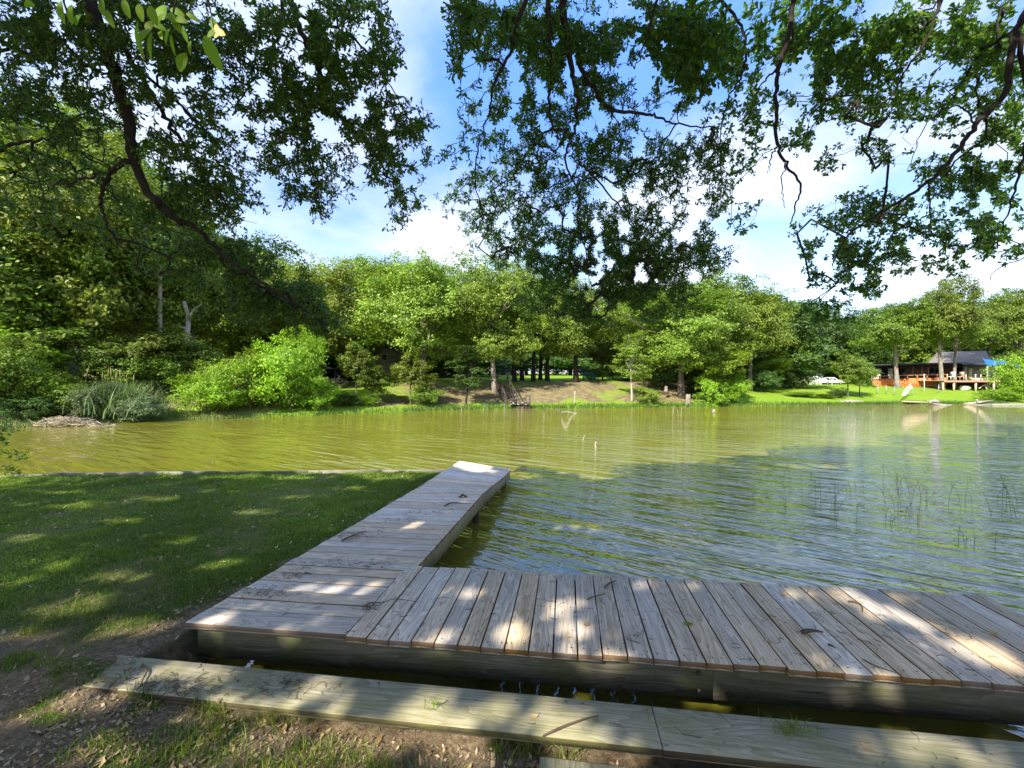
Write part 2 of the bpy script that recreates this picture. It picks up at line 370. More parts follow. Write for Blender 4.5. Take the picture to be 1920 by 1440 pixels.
n.links.new(bp.outputs[0], b.inputs['Normal'])
n.links.new(mix(n, ramp(n, wnz(.12, (1, 1.6, 1), 10, 5), [(.35, 0), (.65, 1)]), (.175, .166, .018), (.21, .198, .026)), b.inputs['Base Color'])
b.inputs['Roughness'].default_value = .02; b.inputs['IOR'].default_value = 1.75; b.inputs['Specular IOR Level'].default_value = 1.0
wx = np.array([-200, -60, -20, 0, 20, 60, 240.]); wy = np.array([-80, -20, 0, 1.6, 6, 12, 20, 32, 60.])
GX, GY = np.meshgrid(wx, wy); i = (np.arange(8)[:, None]*7+np.arange(6)[None]).ravel()
wo_ = link('water', mesh('water', np.stack([GX, GY, GX*0+WZ], -1).reshape(-1, 3), np.stack([i, i+1, i+8, i+7], -1)), m)
tag(wo_, kind='structure')

# ------------------------------------------------------------------ dock
def bevel_board(P, e=.0022):
    """board from 8 corners with a worn (chamfered) top edge"""
    P = np.array(P, float); bt, tp = P[:4], P[4:]; c = tp.mean(0); inn = []
    for k in range(4):
        a = tp[(k+1) % 4]-tp[k]; d = tp[k-1]-tp[k]
        inn.append(tp[k]+a/np.linalg.norm(a)*e+d/np.linalg.norm(d)*e)
    low = tp-np.array([0, 0, e]); V = np.vstack([bt, low, inn])
    Q = [(3, 2, 1, 0), (8, 9, 10, 11)]
    for k in range(4):
        l = (k+1) % 4; Q += [(k, l, 4+l, 4+k), (4+k, 4+l, 8+l, 8+k)]
    return V, Q
TH = .038
dock = empty('wooden_dock', 'weathered grey L-shaped wooden dock with a long walkway out over the pond', 'dock', (0, 0, 0))
def up3(p2, z=0): return np.array([p2[0], p2[1], z])
F0 = np.array([-1.045, 2.60]); Bw = .1445; gap = .0095
ang = math.atan2(U[1], U[0])
Vd = np.array([.132, .9912])
nails = MB(); nm = 31
shared = MB().add(*bevel_board([(0, 0, -TH), (Bw-gap, 0, -TH), (Bw-gap, 1.025, -TH), (0, 1.025, -TH), (0, 0, 0), (Bw-gap, 0, 0), (Bw-gap, 1.025, 0), (0, 1.025, 0)])).data('plank')
shared.materials.append(M['deck'])
for k in range(nm):
    a = F0+U*Bw*k+Vd*rng.normal(0, .007)
    o = link('plank', shared, M['deck'], dock)
    o.location = (a[0], a[1], rng.normal(0, .0015)); o.rotation_euler = (rng.normal(0, .0012), 0, math.atan2(-Vd[0], Vd[1])+rng.normal(0, .0012))
    for dv in (.05, .5, .97):
        for du in (.035, .105):
            q = a+Vd*(dv+rng.normal(0, .006))+U*(du+rng.normal(0, .005))
            nails.add([(q[0]+.0055*math.cos(g), q[1]+.0055*math.sin(g), .0034) for g in np.arange(6)*1.047], (), [(0, 1, 2), (0, 2, 3), (0, 3, 4), (0, 4, 5)])
# walkway: cross planks from the front corner out to the far end, the last stretch sagging to the right
Lp = [(-2.17, 2.745), (-1.41, 6.46), (-1.075, 8.56)]; 
def Lpt(s):    # left edge point at v-distance s measured by depth y
    ys = [p[1] for p in Lp]; xs = [p[0] for p in Lp]; return np.array([np.interp(s, ys, xs), s])
def Rx(y): return -.824+(y-3.555)*.1655
def sag(y): return -.155*smoothstep((y-5.85)/2.6)**.8 if y > 5.85 else 0.0
s = 2.745; wd = [.19]+[.1405]*60; k = 0; step = .0072
while s < 8.5:
    wv_ = wd[k]
    s0, s1_ = s, min(s+wv_-.0085-rng.uniform(0, .003), 8.56)
    ro = -.118                                       # planks run square to the walkway
    def Rp(y):
        l = Lpt(y)
        if y < 3.52:                                 # near part ends against the main deck's first plank
            e = F0-U*.005; t_ = 0
            # intersection of l + t*(U) with the line e + q*Vd
            A_ = np.array([[U[0], -Vd[0]], [U[1], -Vd[1]]]); t_, q_ = np.linalg.solve(A_, e-l); return l+U*(t_)
        tt = (Rx(y)-l[0])/(1-0*ro); yy = y+ro*tt; tt = Rx(yy)-l[0]; return np.array([Rx(yy), y+ro*tt])
    j = rng.normal(0, .005) if s > 3.6 else rng.normal(0, .002)
    la, lb = Lpt(s0)-U*j, Lpt(s1_)-U*j; ra, rb = Rp(s0), Rp(s1_)
    dz = rng.normal(0, .0012)
    za, zb = sag(ra[1])+dz, sag(rb[1])+dz
    V, Q = bevel_board([up3(la, -TH+dz), up3(ra, za-TH), up3(rb, zb-TH), up3(lb, -TH+dz), up3(la, dz), up3(ra, za), up3(rb, zb), up3(lb, dz)])
    c = V.mean(0); ca, sa = math.cos(-ang), math.sin(-ang); V = V-c
    V = V @ np.array([(ca, sa, 0), (-sa, ca, 0), (0, 0, 1)])
    o = link('plank', MB().add(V, Q).data('plank'), M['deck_leg'], dock); o.location = c; o.rotation_euler = (0, 0, ang)
    for fr in (.04, .5, .96):
        for g in (.28, .72):
            q = (la*(1-fr)+ra*fr)*(1-g)+(lb*(1-fr)+rb*fr)*g; z = (za*fr if s > 5.85 else 0)+dz+.002
            nails.add([(q[0]+.0045*math.cos(g2), q[1]+.0045*math.sin(g2), z) for g2 in np.arange(6)*1.047], (), [(0, 1, 2), (0, 2, 3), (0, 3, 4), (0, 4, 5)])
    s += wv_; k += 1
nails.build('nail_heads', M['nail'], dock)['kind'] = 'stuff'
# joists
def beam(a, b, z0, z1, th, name, mat, za=0, zb=0):
    a = np.array(a); b = np.array(b); d = (b-a)/np.linalg.norm(b-a); p = np.array([-d[1], d[0]])*th; L = np.linalg.norm(b-a)
    c = (a+b)/2; r = math.atan2(d[1], d[0])
    V, Q = bevel_board([(-L/2, 0, z0+za), (L/2, 0, z0+zb), (L/2, th, z0+zb), (-L/2, th, z0+za), (-L/2, 0, z1+za), (L/2, 0, z1+zb), (L/2, th, z1+zb), (-L/2, th, z1+za)], .003)
    o = link(name, MB().add(V, Q).data(name), mat, dock); o.location = (c[0], c[1], 0); o.rotation_euler = (0, 0, r); return o
fr0 = np.array([-2.10, 2.755]); dirf = U
fa = fr0+Vd*.012; split = fa+U*3.28
beam(fa, split-U*.002, -.235, -TH-.002, .038, 'joist', M['joist'])
beam(split+U*.002, fa+U*5.6, -.242, -TH-.004, .038, 'joist', M['joist'])
for blk_off in (.055, .11, .165): beam(fa+Vd*blk_off+U*.06, fa+Vd*blk_off+U*5.5, -.20, -TH-.003, .038, 'joist', M['joist'])  # unseen beams added to block light coming through the plank gaps
bk = F0+Vd*.96; beam(bk+U*.4, bk+U*4.4, -.22, -TH-.002, .038, 'joist', M['joist'])
for y0, y1 in ((3.62, 6.0), (6.003, 8.30)):
    a = np.array([Rx(y0)-.004, y0]); b_ = np.array([Rx(y1)-.004, y1])
    beam(a, b_, -.178, -TH-.002, .038, 'joist', M['rim'], sag(y0), sag(y1))
beam(np.array([-1.0, 8.50]), np.array([-.06, 8.36]), -.178, -TH-.004, .036, 'joist', M['rim'], 0, -.14)
for y0, y1 in ((3.2, 5.9), (5.9, 8.4)):
    a = Lpt(y0)+U*.09; b_ = Lpt(y1)+U*.09; beam(a, b_, -.22, -TH-.002, .038, 'joist', M['rim'])
# bolts in the front joist
for k_, z in ((3.20, -.09), (3.20, -.19), (3.36, -.20), (1.15, -.20)):
    q = fa+U*k_; MB().tube([(q[0], q[1]+.002, z), (q[0]-Vd[0]*.014, q[1]-Vd[1]*.014, z)], .011, 7).build('bolt', M['nail'], dock)
for px, py, sz in ((-.10, 8.22, .085), (-.46, 6.02, .085), (-.80, 4.08, .07), (-1.02, 8.40, .08), (-1.3, 6.1, .08)):
    zt = -.05+(sag(py) if px > -1 else 0)
    MB().box((px-.06, py, (zt-.02-1.6)/2), (sz, sz, 1.6+zt-.02)).build('pile', M['pile'], dock)
for kk in (1.1, 2.6, 4.2):
    q = F0+U*kk+Vd*.80; MB().box((q[0], q[1], -.85), (.09, .09, 1.5), ang).build('pile', M['pile'], dock)
    q = F0+U*(kk-.3)+Vd*.45; MB().box((q[0], q[1], -.85), (.09, .09, 1.5), ang).build('pile', M['pile'], dock)

# ------------------------------------------------------------------ retaining boards and lawn edging
wall = empty('pond_retaining_wall', 'pale greenish timber retaining boards along the near bank below the dock front', 'retaining wall')
CZ = -.115
def board(parent, a, b, wd_, zt, th, name, mat, skew=0):
    a = np.array(a); b = np.array(b); d = (b-a)/np.linalg.norm(b-a); L = np.linalg.norm(b-a); c = (a+b)/2
    V, Q = bevel_board([(-L/2, 0, -th), (L/2, 0, -th), (L/2, wd_, -th), (-L/2+skew, wd_, -th), (-L/2, 0, 0), (L/2, 0, 0), (L/2, wd_, 0), (-L/2+skew, wd_, 0)], .004)
    o = link(name, MB().add(V, Q).data(name), mat, parent); o.location = (c[0], c[1], zt); o.rotation_euler = (0, 0, math.atan2(d[1], d[0])); return o
ca_ = np.array([-2.70, 2.364]); cb_ = np.array([.70, 1.925]); cd = (cb_-ca_)/np.linalg.norm(cb_-ca_)
board(wall, ca_, cb_, .26, CZ, .038, 'coping_board', M['coping'], .0)
board(wall, cb_+cd*.003, cb_+cd*3.0, .262, CZ-.002, .038, 'coping_board', M['coping'])
# vertical boards holding the bank (behind the coping and up the left of the walkway)
def vboard(a, b, zt, zb, th=.035, mat=None, par=None):
    a = np.array(a); b = np.array(b); return board(par or wall, a, b, th, zt, zt-zb, 'retaining_board', mat or M['joist'])
pc = np.array([-cd[1], cd[0]])
vboard(ca_+pc*.215+cd*.25, ca_+pc*.215+cd*6.2, CZ-.0405, -1.0)
vboard((-2.305, 2.56), (-2.175, 3.05), CZ+.002, -1.0); vboard((-2.172, 3.053), (-1.14, 8.25), -.135, -1.0)
board(wall, (.12, 1.86), (3.4, 1.40), .075, -.155, .05, 'lower_board', M['rim'])
# lawn edging
edg = empty('lawn_edging', 'low grey timber edging along the far side of the near lawn', 'edging')
ep = [(-16, 6.25), (-11.5, 7.28), (-9.72, 7.74), (-8.68, 8.02)]
ep += [tuple(np.array([-8.68, 8.02])+(np.array([-1.2, 8.34])-np.array([-8.68, 8.02]))*t_) for t_ in (.2, .39, .62, .81, 1.0)]
for k in range(len(ep)-1):
    a, b_ = np.array(ep[k]), np.array(ep[k+1]); d = (b_-a)/np.linalg.norm(b_-a)
    o = board(edg, a+d*.004, b_-d*.004, .045+.02*(k % 3 == 2), -.15+.008*rng.normal(), .20, 'edging_board', M['edging']); o.rotation_euler[0] = rng.normal(0, .04)

# ------------------------------------------------------------------ lawn blades, litter
def blades(P, hgt, wid, lean, bend=True):
    """grass blades at P (n,3): bent two-piece blades"""
    n_ = len(P); an = rng.uniform(0, 2*math.pi, n_); D = np.stack([np.cos(an), np.sin(an), 0*an], -1)
    la = rng.uniform(0, 2*math.pi, n_); Lx = np.stack([np.cos(la), np.sin(la), 0*la], -1)*(np.abs(rng.normal(0, lean, n_))*hgt)[:, None]
    up = np.zeros((n_, 3)); up[:, 2] = hgt
    a = P-D*wid[:, None]/2; b = P+D*wid[:, None]/2
    m1 = P+up*.6+Lx*.35; c = m1-D*wid[:, None]*.4; d = m1+D*wid[:, None]*.4; tpt = P+up*(.96)+Lx
    V = np.stack([a, b, d, c, tpt], 1).reshape(-1, 3); i = np.arange(n_)*5
    return V, np.stack([i, i+1, i+2, i+3], -1), np.stack([i+3, i+2, i+4], -1)
def scatter(nn_, xr, yr, masked, pw=1.0):
    x = rng.uniform(*xr, nn_); y = yr[0]+(yr[1]-yr[0])*rng.random(nn_)**pw
    k = np.abs(x) < 1.35*y+.6; x, y = x[k], y[k]
    d, ins, near = pond(x, y); k = ~ins & near & (d > .03); x, y, d, near = x[k], y[k], d[k], near[k]
    g = grass_mask(x, y, d, near); k = masked(g, x, y); return x[k], y[k]
x, y = scatter(330000, (-11, -1.0), (1.8, 8.35), lambda g, x, y: rng.random(len(x)) < g**1.3, 1.15)
cl_ = fbm(x*3.1, y*3.1, 3); hgt = (.014+.065*np.clip(cl_-.3, 0, 1))*rng.uniform(.6, 1.35, len(x))*(1+.05*y)
P = np.stack([x, y, height(x, y)-.004], -1)
V, Q, T = blades(P, hgt, .0028+.0007*y, 1.1)
o = link('lawn_grass', mesh('lawn_grass', V, Q, T), M['grass']); tag(o, 'short green lawn grass in the shade left of the dock', 'grass', kind='stuff')
# bright tufts in the worn strip in front of the retaining boards and along edges
tuft = []; 
for px, py in [(415, 1345), (430, 1320), (400, 1370), (395, 1335), (560, 1390), (575, 1400), (650, 1395), (640, 1410), (690, 1420), (705, 1425), (540, 1425), (940, 1400), (750, 1345), (470, 1425), (600, 1425), (345, 1395), (320, 1410), (230, 1290), (370, 1320), (265, 1320), (990, 1392), (1090, 1385), (1060, 1415), (735, 1430), (820, 1435), (130, 1425), (200, 1400), (95, 1275), (60, 1250), (160, 1235), (250, 1175), (100, 1165), (140, 1140), (60, 1190), (180, 1150),(500,1435),(440,1400),(1400,1430),(510,1350),(620,1380)]:
    g = G(px, py, -.16); tuft += [g+np.array([rng.normal(0, .05), rng.normal(0, .025), 0]) for _ in range(int(rng.uniform(25, 70)))]
for t_ in np.linspace(0, 1, 60):
    e = np.array([-9, 7.9])*(1-t_)+np.array([-1.3, 8.25])*t_
    if rng.random() < .45: tuft += [np.array([e[0]+rng.normal(0, .05), e[1]-.02+rng.normal(0, .03), 0]) for _ in range(16)]
P = np.array(tuft); P[:, 2] = height(P[:, 0], P[:, 1])-.005
d, ins, near = pond(P[:, 0], P[:, 1]); P = P[~ins]
V, Q, T = blades(P, rng.uniform(.03, .095, len(P)), rng.uniform(.003, .0055, len(P)), .75)
o = link('grass_tufts', mesh('grass_tufts', V, Q, T), M['grass']); tag(o, 'scattered brighter grass tufts in the bare dirt in front of the dock', 'grass', kind='stuff')
x, y = scatter(60000, (-8, -1.0), (1.8, 8.3), lambda g, x, y: rng.random(len(x)) < .22+.5*(g > .1)*(g < .6), 1.2)
V, Q, T = blades(np.stack([x, y, height(x, y)-.003], -1), rng.uniform(.012, .05, len(x)), rng.uniform(.002, .004, len(x)), 2.2)
o = link('dry_grass', mesh('dry_grass', V, Q, T), M['grass_dry']); tag(o, 'dry straw-coloured grass lying between soil and lawn', 'dry grass', kind='stuff')
def flakes(P, ln, wd_, tiltv=.35, name='', curl=.2):
    n_ = len(P); a = rng.uniform(0, 6.283, n_); t1 = rng.normal(0, tiltv, n_); t2 = rng.normal(0, tiltv, n_)
    D = np.stack([np.cos(a), np.sin(a), t1], -1); E = np.stack([-np.sin(a), np.cos(a), t2], -1)
    q = P[:, None]+np.stack([-D*ln[:, None]/2, -E*wd_[:, None]/2+D*ln[:, None]*.1, D*ln[:, None]/2, E*wd_[:, None]/2-D*ln[:, None]*.05], 1)
    q[:, 0, 2] += curl*ln; q[:, 2, 2] += curl*ln*.6
    i = np.arange(n_)*4; return q.reshape(-1, 3), None, np.concatenate([np.stack([i, i+1, i+3], -1), np.stack([i+1, i+2, i+3], -1)])
x = rng.uniform(-3.6, 2.6, 70000); y = rng.uniform(1.5, 3.6, 70000)
d, ins, near = pond(x, y); g = grass_mask(x, y, d, near); v = x*Vv[0]+y*Vv[1]
pchip = np.where(x > -2.4, .9, .35+.5*(d < .5))*(fbm(x*2.3, y*2.3, 3)**1.5*2.1)
k = ~ins & (rng.random(len(x)) < pchip*(1-.5*g)); x, y = x[k], y[k]
cover = (x*pc[0]+y*pc[1]-(ca_ @ pc) > -.01) & (x > -2.2)         # leave the coping board nearly clear
k = ~cover | (rng.random(len(x)) < .10*(x < -1.2)); x, y = x[k], y[k]
big = rng.random(len(x)); ln = .007+.026*big**3
zc_ = np.where((x*pc[0]+y*pc[1]-(ca_ @ pc) > -.01) & (x > -2.5), np.maximum(height(x, y)+.004, CZ+.003), height(x, y)+.004)
V, Q, T = flakes(np.stack([x, y, zc_], -1), ln, ln*rng.uniform(.2, .75, len(x)))
o = link('wood_chip_litter', mesh('wood_chip_litter', V, Q, T), M['chips']); tag(o, 'brown wood chips and leaf crumbs over the bare dirt by the retaining boards', 'litter', kind='stuff')
# leaves lying in the lawn
x = rng.uniform(-8.5, -1.3, 900); y = rng.uniform(2.3, 8.2, 900); d, ins, near = pond(x, y); k = ~ins & (d > .08); x, y = x[k], y[k]
V, Q, T = flakes(np.stack([x, y, height(x, y)+.02], -1), rng.uniform(.02, .05, len(x)), rng.uniform(.01, .028, len(x)), .4)
o = link('fallen_leaves', mesh('fallen_leaves', V, Q, T), M['deadleaf']); tag(o, 'small dry leaves scattered in the shaded lawn left of the walkway', 'leaves', kind='stuff')
# dead leaves on the strip
x = rng.uniform(-2.3, 1.4, 420); y = rng.uniform(1.75, 2.35, 420); 
k = ((x*pc[0]+y*pc[1]-(ca_ @ pc)) < -.01); x, y = x[k], y[k]
V, Q, T = flakes(np.stack([x, y, height(x, y)+.008], -1), rng.uniform(.025, .05, len(x)), rng.uniform(.012, .028, len(x)), .3)
o = link('dead_leaves', mesh('dead_leaves', V, Q, T), M['deadleaf']); tag(o, 'curled tan dead leaves on the dirt in front of the coping boards', 'leaves', kind='stuff')
# crumbs, seeds and twig bits on the planks and coping
mb = MB()
def onto(px, py, z): return G(px, py, z)
for _ in range(330):
    if rng.random() < .62: q = F0+U*rng.uniform(0, 4)+Vd*rng.beta(1.2, 1.6)*1.0; z = .004
    elif rng.random() < .6: yy = rng.uniform(2.8, 6.3); q = np.array([Lpt(yy)[0]+rng.uniform(.03, 1.0), yy]); z = .004
    else: q = ca_+cd*rng.uniform(.1, 5.0)+pc*rng.uniform(.02, .24); z = CZ+.004
    l = rng.uniform(.004, .03)*(1 if rng.random() < .8 else 2); a = rng.uniform(0, 6.28); e = np.array([math.cos(a), math.sin(a), 0])*l
    p = np.array([q[0], q[1], z]); r_ = rng.uniform(.0008, .002)
    mb.tube([p-e, p+e*.2+np.array([-e[1], e[0], .003])*.4, p+e], [r_, r_, r_*.5], 4)
for cx, cy, z, spd, nn_ in ((660, 1005, 0, .16, 70), (500, 1113, 0, .12, 60), (690, 1060, 0, .12, 50), (620, 1055, 0, .16, 40), (560, 1078, 0, .10, 50), (350, 1290, CZ, .12, 70), (545, 1285, CZ, .10, 60), (685, 1140, 0, .05, 24), (800, 960, 0, .14, 40), (300, 1285, CZ, .1, 60), (760, 975, 0, .12, 30)):
    c = G(cx, cy, z)
    for _ in range(nn_):
        p = c+np.array([rng.normal(0, spd), rng.normal(0, spd*.45), .004]); l = rng.uniform(.006, .035); a = rng.uniform(0, 6.28); e = np.array([math.cos(a), math.sin(a), rng.normal(0, .12)])*l
        mb.tube([p-e, p+np.array([0, 0, .004]), p+e], [.0014, .0016, .0008], 4)
o = mb.build('twig_litter', M['twig']); tag(o, 'fine brown twig crumbs strewn over the planks and coping', 'litter', kind='stuff')

# single pieces lying on the boards
def stick(name, label, pts, z, r, cat='twig', mat='twig', k=6):
    P = np.array([G(a, b, z) for a, b in pts]); P[:, 2] += r+.002; P[1:-1, 2] += .006
    P = catmull(P, 4); base = P.mean(0); base[2] = z
    o = MB().tube(P-base, np.interp(np.linspace(0, 1, len(P)), [0, .15, 1], [r*.7, r, r*.35]), k).build(name, M[mat]); o.location = base; return tag(o, label, cat)
stick('stick', 'dark thick stick lying across two planks near the dock back edge', [(1133, 1104), (1144, 1097), (1155, 1092)], 0, .009)
stick('stick', 'thin crooked twig below the dark thick stick at mid dock', [(1100, 1126), (1115, 1121), (1132, 1117), (1133, 1113)], 0, .005)
stick('bark_piece', 'short fat dark bark piece lying across two planks in the right part', [(1503, 1190), (1522, 1189), (1543, 1190)], 0, .015, 'bark')
stick('bark_piece', 'small slim bark piece beside the fat one on the right planks', [(1553, 1211), (1560, 1216), (1568, 1219)], 0, .008, 'bark')
stick('stick', 'long thin twig lying along the front planks at lower right', [(1618, 1238), (1640, 1252), (1670, 1262), (1690, 1266)], 0, .004)
stick('stick', 'curved twig stuck across the sunny planks at right', [(1590, 1130), (1605, 1133), (1616, 1140), (1617, 1150)], 0, .008)
stick('stick', 'long bare stick resting over the coping board and the dirt', [(1018, 1383), (1060, 1366), (1100, 1352), (1122, 1345)], CZ, .006)
stick('stick', 'brown stick lying along the walkway near its right edge', [(833, 950), (850, 945), (877, 946)], 0, .010)
stick('stick', 'thin stem across the seam between walkway and front deck', [(690, 1130), (715, 1133), (740, 1126), (785, 1130)], 0, .0035)
stick('stick', 'dark stick in the twig pile of the walkway', [(640, 1016), (660, 1008), (685, 997)], 0, .010)
stick('stick', 'dry stem leaning on the coping beside the left corner', [(267, 1247), (275, 1262), (268, 1278), (262, 1292)], CZ, .006)
def leaf_thing(name, label, px, py, z, s_, mat, rz, cat='leaf', curl=.35):
    mb = MB(); nL = 7; P = []
    for i in range(nL):
        t_ = i/(nL-1); w_ = .32*math.sin(math.pi*min(t_*.9+.06, 1))**.8
        for sd in (-1, 0, 1): P.append((t_-.5, sd*w_, curl*(abs(t_-.5)*1.2)**2+.22*abs(sd)*w_*curl*3+.03))
    Q = [(i*3+j, i*3+j+1, i*3+j+4, i*3+j+3) for i in range(nL-1) for j in range(2)]
    mb.add(np.array(P)*s_, Q); o = mb.build(name, M[mat], None, True); g = G(px, py, z); o.location = (g[0], g[1], z); o.rotation_euler = (0, 0, rz); return tag(o, label, cat)
leaf_thing('dead_leaf', 'curled reddish dead leaf on a rear plank right of centre', 1470, 1116, 0, .06, 'deadleaf', .4)
leaf_thing('dead_leaf', 'flat tan dead leaf in the sun patch at mid dock', 1100, 1172, 0, .055, 'deadleaf', 1.0)
leaf_thing('dead_leaf', 'small brown leaf near the front edge at mid dock', 1066, 1194, 0, .04, 'deadleaf', 2.2)
leaf_thing('green_leaf', 'fallen green leaf across a seam right of dock centre', 1290, 1171, 0, .06, 'leaf_big', -.2)
leaf_thing('dead_leaf', 'upcurled dry leaf at the far right planks', 1862, 1192, 0, .07, 'deadleaf', .9, curl=.7)
leaf_thing('dead_leaf', 'brown leaf in the middle of the right planks', 1440, 1203, 0, .045, 'deadleaf', 2.9)
leaf_thing('dead_leaf', 'pale leaf resting on the coping board below dock centre', 1000, 1345, CZ, .05, 'deadleaf', .2)
leaf_thing('dead_leaf', 'brown leaf stuck on the coping at the far right', 1625, 1402, CZ, .05, 'deadleaf', 2)
def clump(name, label, px, py, z, nb, rad, ln, mat, cat, flat=.4, wid=.004):
    P = np.stack([rng.normal(0, rad, nb), rng.normal(0, rad*.5, nb), rng.uniform(0, .015, nb)], -1)
    V, Q, T = blades(P, rng.uniform(.3, 1, nb)*ln*flat, np.full(nb, wid), 1.6/flat*.5); o = link(name, mesh(name, V, Q, T), M[mat]); g = G(px, py, z)
    o.location = (g[0], g[1], z+.002); return tag(o, label, cat)
clump('grass_clipping', 'heap of pulled grass lying on the right part of the coping board', 1482, 1372, CZ, 150, .055, .09, 'grass', 'grass clump')['kind'] = 'stuff'
clump('weed', 'thin green weed lying over the coping board left of centre', 815, 1325, CZ, 16, .03, .12, 'grass', 'weed', wid=.006)
clump('debris_clump', 'small dark twig clump by the front edge at mid dock', 1195, 1195, 0, 26, .022, .05, 'twig', 'debris', .5, .003)
clump('debris_clump', 'dark twig clump on the boundary plank of the walkway', 690, 1138, 0, 22, .02, .04, 'twig', 'debris', .5, .003)
# curled dark bark bits on the far walkway
o = MB().tube(catmull([(-.06, 0, .01), (-.03, .01, .02), (0, 0, .045), (.025, -.01, .02), (.06, .01, .01)]), .009, 6).tube(catmull([(-.03, .02, .01), (.0, .01, .03), (.03, .02, .02), (.02, .0, .012)]), .01, 6).build('bark_piece', M['twig'])
o.location = G(868, 933, 0); tag(o, 'dark curled bark piece standing up on the far walkway', 'bark')
# rosette weed at the bottom right
wd0 = G(1418, 1425, -.16)
rt = wthing('weed', 'broad-leaved rosette weed in front of the coping at the bottom', 'weed', tuple(wd0))
for i in range(9):
    a = i*.7+rng.normal(0, .1); l = rng.uniform(.035, .06); d_ = np.array([math.cos(a), math.sin(a), .35]); p_ = np.array([-math.sin(a), math.cos(a), 0])
    MB().add([wd0, wd0+d_*l*.6+p_*l*.25, wd0+d_*l*.6-p_*l*.25, wd0+d_*l*.85+p_*l*.2+[0, 0, -.004], wd0+d_*l*.85-p_*l*.2+[0, 0, -.004], wd0+d_*l+[0, 0, -.008]], [(1, 3, 4, 2)], [(0, 1, 2), (3, 5, 4)]).build('leaf', M['leaf_grey'], rt)
# ------------------------------------------------------------------ far trees and shrubs
def unit(n_, r=None):
    v = rng.normal(size=(n_, 3)); return v/np.linalg.norm(v, axis=1)[:, None]
def leafcards(P, Nn, size, asp=.6):
    """one rhombic leaf per point, facing roughly along Nn"""
    n_ = len(P); a = np.cross(Nn, unit(n_)); a /= np.linalg.norm(a, axis=1)[:, None]+1e-9; b = np.cross(Nn, a)
    b /= np.linalg.norm(b, axis=1)[:, None]+1e-9; s_ = size[:, None]
    V = np.stack([P-a*s_*.5, P+b*s_*asp*.5+a*s_*.05, P+a*s_*.5, P-b*s_*asp*.5+a*s_*.05], 1).reshape(-1, 3)
    i = np.arange(n_)*4; return V, np.stack([i, i+1, i+2, i+3], -1)
def make_crown(name, Rx_, Rz_, zc, nl, nleaf, ls, low=-.45, lobe=(.22, .40), ncl=14, tight=.27, irregular=.25):
    """lobed crown: lobes carry leaf clusters on their outside, gaps stay open between them"""
    d = unit(nl*4); d = d[d[:, 2] > low][:nl]
    rr = rng.uniform(.45, .92, len(d))*(1+irregular*rng.normal(size=len(d))*.5)
    LC = d*rr[:, None]*np.array([Rx_, Rx_, Rz_])+np.array([0, 0, zc]); LR = rng.uniform(*lobe, len(d))*Rx_
    cl_d = unit(len(d)*ncl); cl_d[:, 2] = cl_d[:, 2]*.9+.18; cl_d /= np.linalg.norm(cl_d, axis=1)[:, None]
    li = np.repeat(np.arange(len(d)), ncl)
    CC = LC[li]+cl_d*LR[li][:, None]*rng.uniform(.55, 1.1, len(li))[:, None]*np.array([1, 1, .75])
    CR = LR[li]*rng.uniform(.6, 1.35, len(li))*tight*1.3
    ci = rng.choice(len(CC), nleaf, p=CR**2/(CR**2).sum())
    q = rng.normal(size=(nleaf, 3))*np.array([1, 1, .55])
    P = CC[ci]+q*CR[ci][:, None]*.55
    out = P-np.array([0, 0, zc*.8]); out /= np.linalg.norm(out, axis=1)[:, None]
    Nn = out*.6+unit(nleaf)*.75+np.array([0, 0, .45]); Nn /= np.linalg.norm(Nn, axis=1)[:, None]
    V, Q = leafcards(P, Nn, ls*rng.uniform(.6, 1.3, nleaf)); return mesh(name, V, Q), LC
def make_trunk(name, hgt, r0, LC, lean=.03, nlimb=9, fork=.35):
    mb = MB(); z = np.linspace(-.6, hgt, 9); w1, w2 = rng.uniform(0, 6, 2)
    sp_ = np.stack([lean*hgt*np.sin(z/hgt*2+w1)-lean*hgt*math.sin(w1), lean*hgt*np.sin(z/hgt*2.3+w2)-lean*hgt*math.sin(w2), z], -1)
    rad = r0*(1-.62*np.clip(z/hgt, 0, 1)); rad[0] *= 1.5; rad[1] *= 1.18; mb.tube(sp_, rad, 9)
    for c in LC[rng.permutation(len(LC))[:nlimb]]:
        t_ = rng.uniform(fork, .95); zz_ = hgt*t_; s_ = np.array([np.interp(zz_, z, sp_[:, 0]), np.interp(zz_, z, sp_[:, 1]), zz_])
        mid = s_*.5+c*.5+np.array([0, 0, -.1*np.linalg.norm(c-s_)])+rng.normal(0, .2, 3)
        P = catmull([s_, mid, c], 4); mb.tube(P, np.linspace(r0*(1-.6*t_)*.55, min(.025, r0*.12), len(P)), 6)
        for _ in range(2):
            e = c+rng.normal(0, .065*hgt, 3); mb.tube([mid, (mid+e)/2+rng.normal(0, .15, 3), e], [r0*.18, r0*.10, .006], 5)
    return mb.data(name, True)
VAR = {}
def variant(key, H_, Rx_, Rz_, zc, nl, nleaf, ls, tr, **k):
    tk = {a: k.pop(a) for a in ('lean', 'nlimb', 'fork') if a in k}
    cme, LC = make_crown('crown', Rx_, Rz_, zc, nl, nleaf, ls, **k)
    VAR[key] = (H_, Rx_, cme, make_trunk('trunk', zc+Rz_*.35, tr, LC, **tk))
variant('oak1', 15, 6, 6.6, 8.5, 60, 40000, .27, .38, low=-.8)
variant('oak2', 15, 5.2, 6.9, 8.2, 60, 40000, .26, .33, irregular=.4, low=-.85)
variant('oak3', 15, 6.6, 5.8, 9.2, 60, 38000, .27, .40, low=-.6)
variant('high', 15, 5.6, 5.2, 9.9, 56, 36000, .27, .34, low=-.45)
variant('dense', 14, 5, 6.8, 7.0, 75, 34000, .30, .3, low=-.97)
